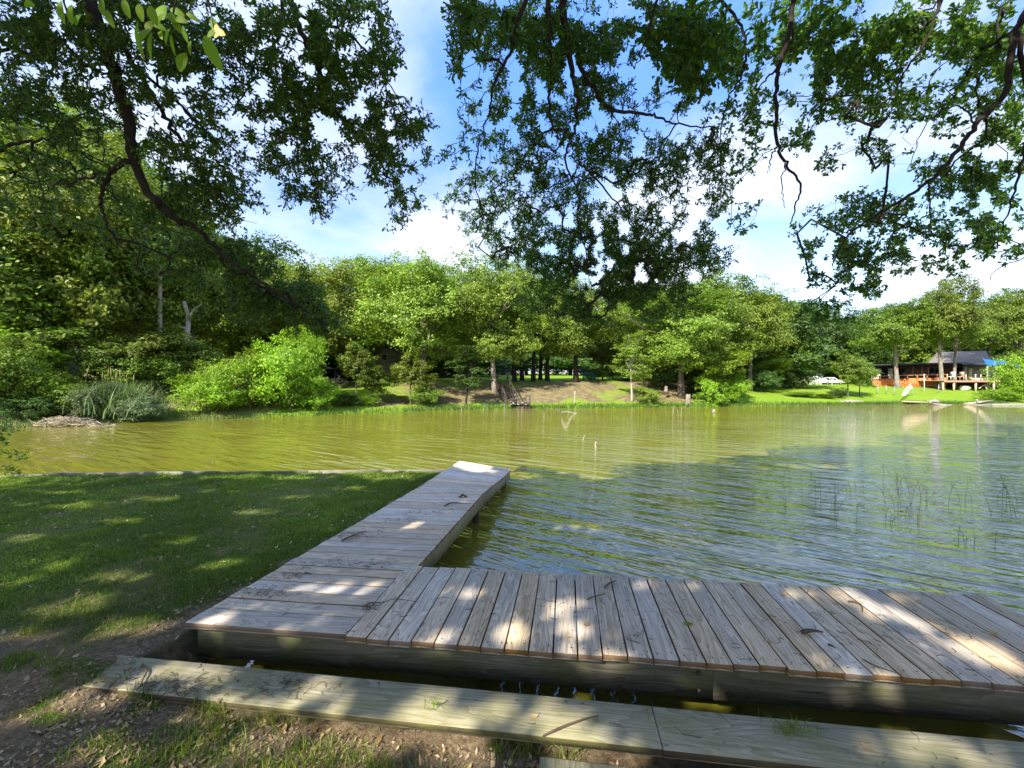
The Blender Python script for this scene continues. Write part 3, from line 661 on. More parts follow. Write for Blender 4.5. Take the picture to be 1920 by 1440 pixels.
variant('thicket', 6, 4.2, 3.4, 2.6, 44, 14000, .30, .12, low=-.97, fork=.05)
variant('slim', 12, 2.2, 5, 6.8, 26, 9000, .20, .12, low=-.9, nlimb=14, lobe=(.25, .5))
variant('bush', 3, 2.0, 1.5, 1.45, 34, 12000, .13, .07, low=-.95, lobe=(.26, .48), nlimb=12, fork=.05, irregular=.3)
variant('bush2', 3, 1.7, 1.7, 1.3, 30, 11000, .12, .06, low=-.95, lobe=(.22, .42), nlimb=12, fork=.05, irregular=.45)
variant('young', 5, 2.0, 2.1, 2.9, 28, 10000, .16, .07, low=-.85, nlimb=10, irregular=.4)
def tree(px, D, top, halfw, key, leaf, label, cat='tree', bark='bark_far', name=None, group=None, zoff=0, X=None):
    x = (px-960)/F*D if X is None else X; zb = H1(x, D)+zoff
    h_ = EYE+(720-top)/F*D-zb; Hv, Rv, cme, tme = VAR[key]
    o = empty(name or ('oak_tree' if 'oak' in key else 'tree'), label, cat, (x, D, zb), group, rng.uniform(0, 6.28))
    s_ = halfw/Rv; o.scale = (s_, s_, h_/Hv)
    link('trunk', tme, M[bark], o); link('crown', cme, M[leaf], o)
    return o
T_ = tree
G1 = 'trees of the left bank wood'; G2 = 'trees on the far bank'; G3 = 'trees of the wood behind the house'
T_(20, 25, 330, 5.2, 'dense', 'leaf_mid', 'leafy tree at the far left edge leaning over the water corner', group=G1)
T_(135, 27, 250, 5.5, 'oak2', 'leaf_oak', 'tall tree with a broken grey trunk behind the reeds', bark='bark_grey', group=G1)
T_(250, 30, 290, 5.5, 'oak1', 'leaf_mid', 'tall dark tree right of the broken grey trunk', group=G1)
T_(352, 35, 390, 5, 'oak2', 'leaf_mid', 'vine-hung tree beside the pale dead trunk', bark='bark_grey', group=G1)
T_(-90, 24, 180, 6.5, 'oak3', 'leaf_mid', 'tall tree partly outside the left edge of the view', group=G1)
T_(60, 38, 190, 7, 'oak1', 'leaf_oak', 'sunlit tall tree high behind the left edge trees', group=G1)
T_(200, 40, 240, 7, 'oak3', 'leaf_mid', 'tall tree behind the broken grey trunk', group=G1)
T_(420, 44, 470, 5.5, 'dense', 'leaf_mid', 'tree in the gap between the left wood and the far bank oaks', group=G1)
T_(478, 50, 452, 4.5, 'oak2', 'leaf_grey', 'pale grey-green tree standing against the sky behind the bright shrubs', group=G1)
T_(310, 48, 350, 6.5, 'dense', 'leaf_dark', 'dark tree behind the pale dead trunk', group=G1)
T_(604, 39, 484, 5.4, 'oak1', 'leaf_oak', 'broad oak with a thick dark trunk above the brush pile', bark='bark', group=G2)
T_(545, 47, 492, 5, 'oak3', 'leaf_oak', 'oak behind and left of the thick dark trunk', group=G2)
T_(680, 47, 470, 5.6, 'oak2', 'leaf_oak', 'oak with a round sunny top right of the thick dark trunk', group=G2)
T_(792, 36.5, 476, 5.3, 'oak1', 'leaf_oak', 'large yellow-green oak hanging low over the water', group=G2)
T_(750, 46, 488, 4.5, 'oak3', 'leaf_mid', 'oak in the dip behind the large yellow-green oak', group=G2)
T_(862, 46, 492, 4.6, 'oak2', 'leaf_oak', 'oak between the large yellow-green oak and the rickety stairs', group=G2)
T_(928, 38.5, 488, 4.2, 'oak2', 'leaf_oak', 'oak whose tall straight trunk rises behind the rickety stairs', group=G2, bark='bark_grey')
for px, D, tp, hw, lab in ((965, 43.5, 500, 3.6, 'first thin-trunked oak right of the stairs'), (979, 45, 520, 3.4, 'second thin-trunked oak right of the stairs'), (1000, 44, 505, 3.6, 'third oak right of the stairs, at the lawn edge'),
                           (1013, 47, 525, 3.4, 'fourth oak right of the stairs, set farther back'), (1026, 44.5, 515, 3.6, 'leaning oak at the right end of the group by the lawn'), (1080, 44, 520, 4.4, 'lone oak standing on the crest of the bare slope')):
    T_(px, D, tp, hw, 'oak3' if px % 2 else 'oak1', 'leaf_mid', lab, group=G2, bark='bark')
T_(1175, 50, 530, 4.6, 'dense', 'leaf_mid', 'dense tree behind the bare slope', group=G2)
T_(1105, 90, 560, 8, 'dense', 'leaf_dark', 'dark tree behind the far lawn strip', group=G2)
T_(1222, 49, 520, 5, 'dense', 'leaf_mid', 'dense tree behind the slender pale-trunked tree', group=G2)
T_(1185, 37.5, 610, 1.7, 'slim', 'leaf_oak', 'slender tree with a thin pale trunk on the bare slope', bark='bark_pale', group=G2)
T_(1278, 39.5, 520, 5.0, 'oak2', 'leaf_mid', 'tall oak at the right end of the bare slope', group=G2)
T_(1335, 46, 508, 5.2, 'oak1', 'leaf_mid', 'tall oak rising behind the bright young tree', group=G2)
T_(1405, 48, 540, 4.6, 'oak3', 'leaf_oak', 'sunlit oak at the right end of the far bank row', group=G2)
T_(1447, 58, 560, 4.6, 'oak1', 'leaf_mid', 'last oak of the far bank row before the open lawn', group=G2)
T_(1683, 57, 572, 4.6, 'high', 'leaf_mid', 'oak with a thick grey trunk at the left of the house railing', bark='bark_grey', group=G3)
T_(1767, 55, 530, 4.2, 'high', 'leaf_mid', 'tallest oak in front of the long house', bark='bark_grey', group=G3)
T_(1790, 56.5, 565, 3.4, 'high', 'leaf_mid', 'vine-clad oak right beside the tallest one by the house', bark='bark_grey', group=G3)
T_(1910, 60, 542, 5.5, 'high', 'leaf_mid', 'oak at the right edge behind the blue tarp', group=G3)
T_(1850, 76, 580, 5, 'high', 'leaf_mid', 'oak behind the shingled gable roof', group=G3)
T_(1590, 47, 662, 2.1, 'young', 'leaf_mid', 'small round-topped tree on the right lawn', 'tree', group='small trees on the right lawn')
T_(1612, 48, 668, 1.7, 'young', 'leaf_mid', 'smaller twin beside the round-topped tree on the right lawn', 'tree', group='small trees on the right lawn')
T_(1356, 38, 640, 2.7, 'young', 'leaf_bright', 'bright green young tree leaning over the water right of the slope', group=G2)
T_(1450, 52, 662, 2.6, 'young', 'leaf_bright', 'small yellow-green tree by the curved pale pole', group=G2)
T_(1532, 84, 600, 4.4, 'high', 'leaf_dark', 'dark tree over the small white shed', group=G3)
T_(873, 33.6, 640, 1.6, 'slim', 'leaf_dark', 'small dark tree at the water edge left of the rickety stairs', bark='bark', group=G2)
# wood filling the background
i = 0
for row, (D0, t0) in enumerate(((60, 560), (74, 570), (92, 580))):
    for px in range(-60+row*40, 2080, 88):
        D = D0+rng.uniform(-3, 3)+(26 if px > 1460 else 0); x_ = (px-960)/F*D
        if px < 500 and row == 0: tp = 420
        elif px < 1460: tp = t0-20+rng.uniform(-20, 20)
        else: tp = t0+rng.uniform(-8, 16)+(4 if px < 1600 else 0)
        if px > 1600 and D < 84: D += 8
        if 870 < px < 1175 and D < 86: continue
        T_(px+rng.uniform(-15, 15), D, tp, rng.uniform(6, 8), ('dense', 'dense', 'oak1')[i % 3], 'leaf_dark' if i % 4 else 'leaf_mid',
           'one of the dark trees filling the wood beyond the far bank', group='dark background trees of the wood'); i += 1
# undergrowth closing the view under the crowns
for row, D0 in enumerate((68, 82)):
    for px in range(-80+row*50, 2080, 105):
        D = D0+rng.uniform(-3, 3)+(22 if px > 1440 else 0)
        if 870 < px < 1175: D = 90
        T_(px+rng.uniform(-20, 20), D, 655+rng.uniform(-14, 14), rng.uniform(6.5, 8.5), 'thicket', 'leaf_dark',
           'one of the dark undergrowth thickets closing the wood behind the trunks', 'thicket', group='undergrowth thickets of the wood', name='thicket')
# shrubs along the banks
def S_(px, D, top, hw, key, leaf, label, **k): return T_(px, D, top, hw, key, leaf, label, 'shrub', name='shrub', **k)
SG = 'shrubs along the pond edge'
S_(392, 24.6, 708, 1.9, 'bush', 'leaf_bright', 'low bright green shrub at the water, left of the tallest bright shrub', group=SG)
S_(470, 26.2, 655, 2.4, 'bush2', 'leaf_bright', 'tall bright green shrub just right of the low one', group=SG)
S_(545, 27.2, 632, 2.3, 'bush', 'leaf_bright', 'big bright shrub in the middle of the bright group', group=SG)
S_(566, 30, 608, 1.9, 'young', 'leaf_bright', 'bright young tree topping the bright shrub group', group=SG)
S_(595, 27.6, 700, 1.3, 'bush2', 'leaf_bright', 'small bright shrub at the right end of the bright group', group=SG)
S_(430, 28, 672, 2.0, 'bush', 'leaf_mid', 'mid green shrub behind the low bright one', group=SG)
S_(500, 29, 640, 2.2, 'bush2', 'leaf_mid', 'mid green shrub behind the middle of the bright group', group=SG)
S_(668, 30.6, 650, 1.7, 'young', 'leaf_mid', 'blue-green bush under the broad oak', group=SG)
S_(645, 29.4, 735, 1.1, 'bush2', 'leaf_dark', 'dark shrub at the water under the blue-green bush', group=SG)
S_(688, 30.4, 742, .8, 'bush', 'leaf_bright', 'small sunlit shrub right of the dark one', group=SG)
S_(715, 31.8, 690, 1.4, 'young', 'leaf_mid', 'leggy bush hiding the foot of the yellow-green oak', group=SG)
S_(770, 32.4, 670, 1.9, 'young', 'leaf_oak', 'wide light bush below the yellow-green oak', group=SG)
S_(800, 32.6, 722, 1.3, 'bush', 'leaf_mid', 'round low bush at the foot of the wide light bush', group=SG)
S_(333, 31, 690, 1.8, 'bush', 'leaf_bright', 'sunlit hedge-like shrub behind the short mown bank', group=SG)
S_(300, 31.5, 695, 1.7, 'bush2', 'leaf_mid', 'shrub between the reeds and the hedge-like shrub', group=SG)
for px, D, tp, hw, k_, lf, lab in ((10, 20.5, 665, 1.8, 'bush', 'leaf_mid', 'mid green shrub at the left edge of the far-left bank'), (70, 21.5, 680, 1.7, 'bush2', 'leaf_bright', 'yellow-lit shrub above the brush heap'),
                                   (55, 20.2, 735, 1.1, 'bush2', 'leaf_dark', 'dark shrub directly above the brush heap'), (150, 21.6, 725, 1.3, 'bush', 'leaf_mid', 'shrub overhanging the water left of the reeds'),
                                   (-40, 20, 640, 2.2, 'bush', 'leaf_mid', 'shrub cut off by the left edge'), (186, 21.6, 712, 1.3, 'bush2', 'leaf_grey', 'greyish shrub hiding the left half of the reeds'),
                                   (120, 24, 650, 2.0, 'bush2', 'leaf_mid', 'taller shrub behind the yellow-lit one'), (240, 26, 655, 2.4, 'bush', 'leaf_mid', 'dark shrub behind the reeds'),(30,23,600,2.6,'young','leaf_bright','bright sapling above the left edge shrubs'),(270,27,600,2.6,'young','leaf_mid','vine-covered sapling behind the reeds'),(345,29,620,2.2,'young','leaf_oak','leafy sapling in front of the pale dead trunk'),(95,24,590,2.4,'young','leaf_mid','sapling in front of the broken grey trunk')):
    S_(px, D, tp, hw, k_, lf, lab, group='shrubs of the left bank')
S_(262, 21.9, 738, 1.1, 'bush', 'leaf_grey', 'low greyish shrub overlapping the right end of the reeds', group='shrubs of the left bank')
S_(1213, 36.6, 722, 1.2, 'bush2', 'leaf_oak', 'small yellowish shrub at the water below the slender tree', group=SG)
S_(1335, 37.2, 700, 1.4, 'bush2', 'leaf_bright', 'shrub at the foot of the bright young tree, left side', group=SG)
S_(1378, 38, 705, 1.6, 'bush', 'leaf_bright', 'shrub at the foot of the bright young tree, right side', group=SG)
S_(1425, 50, 695, 2.2, 'bush', 'leaf_dark', 'dark shrub under the small yellow-green tree', group=SG)
S_(1490, 55, 690, 1.6, 'bush2', 'leaf_dark', 'dark bush half covering the white trailer', group=SG)
S_(1500, 46, 735, 1.5, 'bush', 'leaf_mid', 'low leafy plants left of the rocks on the right lawn', group=SG)
S_(1538, 45.5, 737, 1.4, 'bush2', 'leaf_mid', 'low bush in the flower bed on the right lawn', group=SG)
S_(1572, 45.5, 728, .9, 'bush', 'leaf_dark', 'dark upright bush by the rocks on the right lawn', group=SG)
S_(1925, 46, 662, 2.6, 'bush', 'leaf_bright', 'big bright bush at the right edge by the wooden platform', group=SG)
S_(1890, 44, 722, 2.2, 'bush2', 'leaf_bright', 'bright bush spilling down to the plank walkway at the right edge', group=SG)
S_(1110, 47, 690, 1.6, 'bush', 'leaf_dark', 'dark undergrowth bush right of the lone oak', group=SG)
S_(1160, 46, 690, 1.8, 'bush2', 'leaf_dark', 'dark undergrowth behind the crest of the bare slope', group=SG)
S_(1240, 43, 690, 1.8, 'bush', 'leaf_dark', 'dark undergrowth left of the tall oak at the slope end', group=SG)
S_(1310, 42, 690, 1.8, 'bush2', 'leaf_dark', 'dark undergrowth behind the bright young tree', group=SG)
S_(1255, 46, 655, 2.4, 'young', 'leaf_mid', 'mid green understory tree behind the slope end', group=SG)
S_(1130, 48, 645, 2.4, 'young', 'leaf_mid', 'understory tree with pale leaves right of the lone oak', group=SG)

# dead trunks and stumps
def snag(label, pts, r0, r1, D, mat='bark_pale', branches=(), name='dead_tree', cat='dead tree'):
    P = catmull([W(a, b, D) for a, b in pts], 4); base = P[0].copy(); base[2] = H1(base[0], base[1]); P = np.vstack([base-[0, 0, .3], P])
    o = wthing(name, label, cat, tuple(base))
    MB().tube(P, np.linspace(r0, r1, len(P)), 9).build('trunk', M[mat], o, True)
    for br in branches:
        Q = catmull([W(a, b, D-.1) for a, b in br], 3); MB().tube(Q, np.linspace(r0*.45, .02, len(Q)), 6).build('branch', M[mat], o, True)
snag('pale dead trunk with bare forks among the vines of the left bank', [(352, 690), (350, 640), (353, 600), (345, 565)], .22, .12, 30, branches=[[(353, 600), (362, 582), (378, 570)], [(350, 616), (335, 612), (318, 612)], [(350, 640), (340, 635), (320, 642)]])
snag('broken grey trunk with stubs rising behind the reeds', [(140, 700), (136, 660), (130, 630)], .34, .26, 24.5, 'bark_grey', [[(138, 660), (160, 655), (190, 656)], [(138, 668), (150, 667), (162, 666)]])
snag('pale leaning dead branch trunk in the tree shade of the left bank', [(300, 520), (310, 490), (318, 470)], .14, .06, 29, branches=[])
def post(label, px, py0, py1, D, r, mat='bark_grey', name='stump', cat='stump', k=7):
    x = (px-960)/F*D; z0 = EYE-(py0-720)/F*D; z1 = EYE-(py1-720)/F*D
    mb = MB(); P = np.array([(0, 0, -.25), (0, 0, 0), (.03*r, 0, (z1-z0)*.6), (.1*r, 0, z1-z0)]); mb.tube(P, [r*1.3, r*1.15, r*.9, r*.82], k)
    o = mb.build(name, M[mat], None, True); o.location = (x, D, z0); return tag(o, label, cat)
post('grey tree stump at the water end of the bare slope', 1290, 758, 739, 37.1, .24)
post('short wooden post standing alone on the bare slope', 1078, 752, 733, 35.6, .05, 'bark_pale', 'post', 'post')
post('small cut stump on the slope left of the tall oak', 1249, 731, 724, 39, .16)
# reeds: a clump of cane with arching leaves and plumes
def reeds(label, cx, D, wpx, base_y, top_y, nb, group=None):
    bx = (cx-960)/F*D; zb = H1(bx, D); o = empty('reed_clump', label, 'reeds', (bx, D, zb), group)
    hh = EYE-(top_y-720)/F*D-zb; wv_ = wpx/F*D/2
    n_ = nb; r0 = rng.normal(0, .5, (n_, 2))*wv_*.8; hN = hh*rng.uniform(.3, 1.0, n_); out = r0/(wv_+.01)*.5+rng.normal(0, .15, (n_, 2))
    V = []; Q = []; seg = 5
    for j in range(n_):
        a = rng.uniform(0, 6.28); d_ = np.array([math.cos(a), math.sin(a)]); L = hN[j]; wb = rng.uniform(.025, .05); pr = np.array([-d_[1], d_[0], 0])
        z0 = rng.uniform(0, .45)*L; ln = rng.uniform(.6, 1.5); p = np.array([r0[j, 0]+out[j, 0]*z0*.4, r0[j, 1]+out[j, 1]*z0*.4, z0]); s0_ = len(V)
        for t_ in range(seg+1):
            f = t_/seg; q = p+np.array([d_[0]*ln*f**1.5*.75+out[j, 0]*.3*f, d_[1]*ln*f**1.5*.75+out[j, 1]*.3*f, (L-z0)*.85*f+.9*ln*f*(1-f*.85)*.6]); ww = wb*(1-f)**.7*.5+.001
            V += [q-pr*ww, q+pr*ww]
            if t_: k0 = s0_+2*t_; Q.append((k0-2, k0-1, k0+1, k0))
    link('reed_leaves', mesh('reed_leaves', V, Q), M['leaf_reed'], o)['kind'] = 'stuff'
    return o, hh, wv_
for args in (('main tall clump of grey-green cane reeds on the left bank', 225, 22.2, 110, 795, 705, 1500), ('smaller reed clump at the right foot of the main clump', 262, 22.6, 46, 790, 735, 700)):
    ro, hh, wv_ = reeds(*args)
    for j in range(9 if 'main' in args[0] else 2):
        x0 = rng.normal(0, .4)*wv_; tl = rng.normal(0, .12); h2 = hh*rng.uniform(1.0, 1.22)
        P = [(x0, 0, 0), (x0+tl, .1, h2*.6), (x0+tl*2, .1, h2*.86)]; MB().tube(P, [.012, .009, .006], 4).build('stem', M['grass_dry'], ro)
        P = [(x0+tl*2, .1, h2*.84), (x0+tl*2.3, .12, h2*.94), (x0+tl*2.8, .15, h2*1.05)]; MB().tube(P, [.01, .026, .006], 5).build('plume', M['grass_dry'], ro)
# brush heap at the water
mb = MB(); c0 = G(110, 800, WZ)
for _ in range(420):
    p = c0+np.array([rng.normal(0, .85), rng.normal(.35, .25), 0]); hgt_ = .42*math.exp(-((p[0]-c0[0])/.95)**2)
    p[2] = WZ+rng.uniform(0, 1)*hgt_+.02; a = rng.uniform(0, 6.28); l = rng.uniform(.08, .4); e = np.array([math.cos(a), math.sin(a), rng.normal(0, .25)])*l
    mb.tube([p-e, p+rng.normal(0, .02, 3), p+e], [.012, .012, .004], 4)
o = mb.build('brush_heap', plain('dry_brush', (.38, .31, .22), .9, var=.5, scale=3)); tag(o, 'heap of pale dry branches washed up at the far-left shore', 'brush heap', kind='stuff')
mb = MB(); c0 = np.array([(612-960)/F*37, 37, H1((612-960)/F*37, 37)])
for _ in range(260):
    p = c0+np.array([rng.normal(0, .8), rng.normal(0, .4), rng.uniform(.05, .9)]); a = rng.uniform(0, 6.28); l = rng.uniform(.15, .6); e = np.array([math.cos(a), math.sin(a), rng.normal(0, .4)])*l; mb.tube([p-e, p, p+e], [.015, .014, .005], 4)
tag(mb.build('brush_pile', M['bark_far']), 'dark brush pile under the thick dark oak trunk', 'brush pile', kind='stuff')
# rough grass fringe at the far waterline and on the lawns
P = []
for _ in range(26000):
    i_ = NNEAR+rng.integers(3, len(far_shore)-4); a = POLY[i_]; b_ = POLY[i_+1]; d_ = b_-a; L = np.hypot(*d_)
    if rng.random() > L/10: continue
    nrm = np.array([d_[1], -d_[0]])/L; q = a+d_*rng.random()+nrm*abs(rng.normal(.1, .55)); P.append(q)
P = np.array(P); d, ins, near = pond(P[:, 0], P[:, 1]); P = P[~ins & (d < 2)]
k = np.where(P[:, 0] < -8, rng.random(len(P)) < .45, True); P = P[k]
P3 = np.stack([P[:, 0], P[:, 1], height(P[:, 0], P[:, 1])-.02], -1)
V, Q, T = blades(P3, rng.uniform(.15, .42, len(P)), rng.uniform(.015, .035, len(P)), .5)
tag(link('shore_grass', mesh('shore_grass', V, Q, T), M['leaf_dark']), 'rough grass fringe along the far waterline', 'grass', kind='stuff')

# bare stems standing in the water
def stems(px, py, ht, n_, group='bare dead stems standing in the shallow water', label='thin bare dead stems rising from the rippled water at right', D=None, mat='twig', name='dead_weed', spread=.10, rs=.003):
    g = G(px, py, WZ) if D is None else np.array([(px-960)/F*D, D, WZ]); mb = MB(); hz_ = .85*ht/F*g[1]
    for j in range(n_):
        b0 = np.array([rng.normal(0, spread), rng.normal(0, spread), -.3]); ln = rng.normal(0, .22, 2)*hz_; h_ = hz_*rng.uniform(.45, 1)
        P = catmull([b0, b0+[ln[0]*.3, ln[1]*.3, .3+h_*.4], b0+[ln[0]*.6, ln[1]*.6, .3+h_*.75], b0+[ln[0], ln[1], .3+h_]], 3)
        mb.tube(P, np.linspace(rs, rs*.35, len(P)), 4)
        for _ in range(5):
            f = rng.integers(3, len(P)); s_ = P[f]; a = rng.uniform(0, 6.28); l = h_*rng.uniform(.08, .25); mb.tube([s_, s_+[math.cos(a)*l*.5, math.sin(a)*l*.5, l]], [rs*.5, rs*.2], 3)
    o = mb.build(name, M[mat]); o.location = g; return tag(o, label, 'water plant', group)
for px, py, ht, n_ in ((1430, 950, 75, 2), (1484, 905, 45, 2), (1500, 955, 60, 3), (1525, 945, 80, 5), (1565, 950, 70, 4), (1577, 975, 60, 3), (1597, 925, 50, 3), (1640, 920, 40, 1), (1665, 985, 50, 3), (1696, 950, 90, 6),
                       (1709, 975, 80, 5), (1752, 945, 70, 3), (1825, 950, 55, 3), (1858, 940, 45, 2), (1885, 965, 100, 5), (1908, 945, 60, 3), (1823, 1025, 45, 5), (1720, 920, 30, 2), (1650, 900, 40, 2)):
    stems(px, py, ht, n_)
stems(396, 880, 40, 3, None, 'thin dry stem pair sticking up behind the lawn edging at left', mat='grass_dry', spread=.03, rs=.006)
for px, py, ht in ((865, 770, 18), (909, 771, 20), (946, 768, 25), (976, 775, 18), (1022, 783, 14), (1260, 775, 18), (1274, 780, 22), (1632, 778, 14), (880, 768, 20), (1555, 766, 4)):
    stems(px, py, ht, 2, 'dead sticks standing in the water before the far bank', 'thin pale dead sticks rising from the water in front of the far bank', mat='bark_pale', spread=.08, rs=.012)
def wstick(label, pts, D, r, name='water_stick'):
    P = catmull([W(a, b, D) for a, b in pts], 3); base = np.array([P[0][0], P[0][1], WZ]); o = MB().tube(P-base, np.linspace(r, r*.5, len(P)), 6).build(name, M['bark_pale']); o.location = base; tag(o, label, 'stick')
wstick('short crooked stub sticking out of the water right of the dock end', [(1118, 844), (1117, 838), (1116, 834), (1118, 828)], 13.1, .035)
wstick('thin branch tip with a pale float-like bit left of the crooked stub', [(1086, 826), (1091, 828), (1094, 822), (1096, 816)], 14.8, .018)
wstick('pale branch floating on the water before the bare slope', [(1053, 773), (1062, 772), (1075, 774), (1088, 775)], 28.6, .025, 'floating_branch')
for (px, py, wd_, lab) in ((1338, 769, .2, 'pale floating board scrap before the bright young tree'),):
    g = G(px, py, WZ); mb = MB(); mb.box((0, 0, 0), (wd_, .18, .06), .2).box((wd_*.3, .04, .05), (wd_*.35, .12, .04), .5); o = mb.build('floating_scrap', M['bark_pale']); o.location = g; tag(o, lab, 'scrap')

# overhanging twig of leaves low at the left edge is built with the near trees below
# ------------------------------------------------------------------ far bank objects
MT = lambda nme, c, **k: plain(nme, c, **k)
M['white'] = MT('white_paint', (.75, .74, .70), rough=.5, var=.08); M['cream'] = MT('cream_siding', (.62, .58, .45), var=.08)
M['tan'] = MT('tan_siding', (.46, .43, .36), var=.12, scale=2); M['redwood'] = MT('red_stained_board', (.75, .20, .06), var=.2, scale=3)
M['rail'] = MT('orange_brown_rail', (.42, .19, .10), var=.2); M['darkroof'] = MT('dark_roofing', (.045, .05, .055), var=.3)
M['shingle'] = MT('brown_shingle', (.22, .18, .14), var=.3, scale=10); M['brickwall'] = MT('brown_brick_wall', (.16, .09, .065), var=.35, scale=9)
M['blue'] = MT('blue_tarp', (.02, .16, .60), var=.12, rough=.45); M['palewood'] = MT('pale_timber', (.48, .38, .26), var=.2)
M['glass'] = MT('dark_window', (.02, .022, .025), rough=.08, spec=.7, var=0); M['greywood'] = MT('grey_timber', (.26, .24, .21), var=.3)
M['darkwood'] = MT('dark_old_timber', (.06, .045, .035), var=.4); M['tyre'] = MT('tyre', (.02, .02, .02)); M['metal'] = MT('grey_metal', (.35, .36, .36), metal=.4, rough=.4)
M['rock'] = MT('pale_rock', (.42, .36, .29), var=.3, scale=4); M['teal'] = MT('teal_paint', (.03, .22, .22)); M['shade'] = MT('painted_shade_black', (.03, .027, .025)); M['slate'] = MT('blue_grey_roof', (.06, .075, .09), var=.2)  # shade: near-black for painted shade panels, also for grill and shed doors
M['light'] = MT('lamp_glass', (.7, .7, .7), rough=.3)
def PX(px, D): return (px-960)/F*D
def PZ(py, D): return EYE-(py-720)/F*D
def face_box(mb, px0, px1, py0, py1, D, dep, D2=None):
    """box whose front spans pixels at distance D (left) to D2 (right)"""
    ox, oy = 0, dep
    if D2:
        fx, fy = PX(px1, D2)-PX(px0, D), D2-D; L_ = math.hypot(fx, fy); ox, oy = -fy/L_*dep, fx/L_*dep
    D2 = D2 or D; xa, xb = PX(px0, D), PX(px1, D2); zt = PZ(py0, D); zb = PZ(py1, D); 
    P = [(xa, D, zb), (xb, D2, zb), (xb+ox, D2+oy, zb), (xa+ox, D+oy, zb), (xa, D, zt), (xb, D2, zt), (xb+ox, D2+oy, zt), (xa+ox, D+oy, zt)]
    return mb.hexa(P)
# long house
hs = wthing('long_house', 'long low brown house with dark flat roof and a cream right end', 'house', (PX(1740, 66), 66, H1(PX(1740, 66), 66)))
DH = lambda px, o=0: 70-7*(px-1636)/169-o
def hbox(px0, px1, py0, py1, o, dep): return face_box(MB(), px0, px1, py0, py1, DH(px0, o), dep, DH(px1, o))
hbox(1636, 1804.6, 686, 735, 0, 8).build('wall', M['brickwall'], hs)
hbox(1805, 1872, 686, 735, .6, 7).build('wall', M['tan'], hs)
hbox(1630, 1812, 683.2, 686.4, 1.7, 10).build('roof', M['darkroof'], hs)
hbox(1803, 1878, 681.5, 686, 2.0, 10).build('roof', M['darkroof'], hs)
hbox(1634, 1651, 691, 735, .5, .3).build('panel', M['cream'], hs)
hbox(1665, 1674, 691, 735, .5, .3).build('panel', M['cream'], hs)
hbox(1807, 1813, 687.5, 735, .9, .2).build('panel', M['cream'], hs)
hbox(1815, 1823, 690, 712, .75, .1).build('door', MT('bright_cream_door', (.78, .72, .42)), hs)
for a, b_ in ((1652, 1664), (1685, 1703), (1742, 1752), (1753, 1762), (1793, 1802)):
    f = hbox(a, b_, 690, 712, .12, .1).build('window', M['darkwood'], hs); hbox(a+.8, b_-.8, 691, 711, .17, .04).build('pane', M['glass'], f)
for a in (1711, 1728, 1740, 1765): hbox(a, a+1.6, 686.5, 712, 1.4, .15).build('porch_post', M['rail'], hs)
hbox(1873, 1905, 690, 735, -2, .5).build('wall', M['shade'], hs)  # near-black panel painted as the shade under the tarp
pv = np.array([.68, .73]); P2 = lambda px, D, q: np.array([PX(px, D), D])+pv*q
def v3(p, z): return (p[0], p[1], z)
ze = PZ(684, 68); zr = PZ(659, 70)
MB().add([v3(P2(1738, 68.5, 0), ze), v3(P2(1862, 64.5, 0), ze), v3(P2(1858, 65, 5), zr), v3(P2(1762, 68, 5), zr), v3(P2(1738, 68.5, 10), ze), v3(P2(1862, 64.5, 10), ze)], [(0, 1, 2, 3), (5, 4, 3, 2)], [(1, 5, 2), (4, 0, 3)]).build('roof', M['shingle'], hs)
# blue tarp awning
tb = wthing('blue_tarp', 'bright blue tarp awning stretched beside the house', 'tarp', (PX(1880, 60), 60, PZ(684, 60)))
V = []; Q = []; nx2 = 8
for i_ in range(nx2+1):
    f = i_/nx2; top = W(1843+f*66, 673+f*8, 57.8); bot = W(1850+f*62, 684+f*6.5, 54.6)
    for j in range(5): g = j/4; V.append(top*(1-g)+bot*g-[0, 0, .25*math.sin(math.pi*g)*math.sin(math.pi*f)])
    if i_:
        for j in range(4): k = i_*5+j; Q.append((k-5, k-4, k+1, k))
V = np.array(V); Vb = V-[0, 0, .02]
MB().add(np.vstack([V, Vb]), Q+[(d_+len(V), c+len(V), b_+len(V), a+len(V)) for a, b_, c, d_ in Q]).build('cloth', M['blue'], tb, True)
for px, py in ((1886, 688), (1851, 684)): p = W(px, py, 54.8); MB().bar((p[0], p[1], H1(p[0], p[1])), p, .16, .16).build('pole', M['rail'] if px > 1870 else M['greywood'], tb)
# red board wall with railing
rw = wthing('red_board_terrace', 'long orange-red boarded terrace wall with railing in front of the house', 'terrace', (PX(1700, 60), 60, H1(PX(1700, 60), 60)))
nb = 30
for i_ in range(nb):
    a, b_ = 1636+i_*140/nb, 1636+(i_+1)*140/nb; D1 = 61-i_*.13; D2 = 61-(i_+1)*.13; f = i_/nb
    xa, xb = PX(a, D1), PX(b_, D2)-.02; zt = PZ(710.5-2.5*f, D1); zb = PZ(726-9*f, D1)-.4
    MB().hexa([(xa, D1, zb), (xb, D2, zb), (xb, D2+.05, zb), (xa, D1+.05, zb), (xa, D1, zt), (xb, D2, zt), (xb, D2+.05, zt), (xa, D1+.05, zt)]).build('board', M['redwood'], rw)
MB().hexa([(PX(1636, 61), 61.1, PZ(711, 61)-.15), (PX(1776, 57.1), 57.2, PZ(708.5, 57)-.15), (PX(1776, 57.1)+2, 65, PZ(708.5, 57)-.15), (PX(1636, 61)+1, 66, PZ(711, 61)-.15)]+[(PX(1636, 61), 61.1, PZ(711, 61)), (PX(1776, 57.1), 57.2, PZ(708.5, 57)), (PX(1776, 57.1)+2, 65, PZ(708.5, 57)), (PX(1636, 61)+1, 66, PZ(711, 61))]).build('floor', M['greywood'], rw)
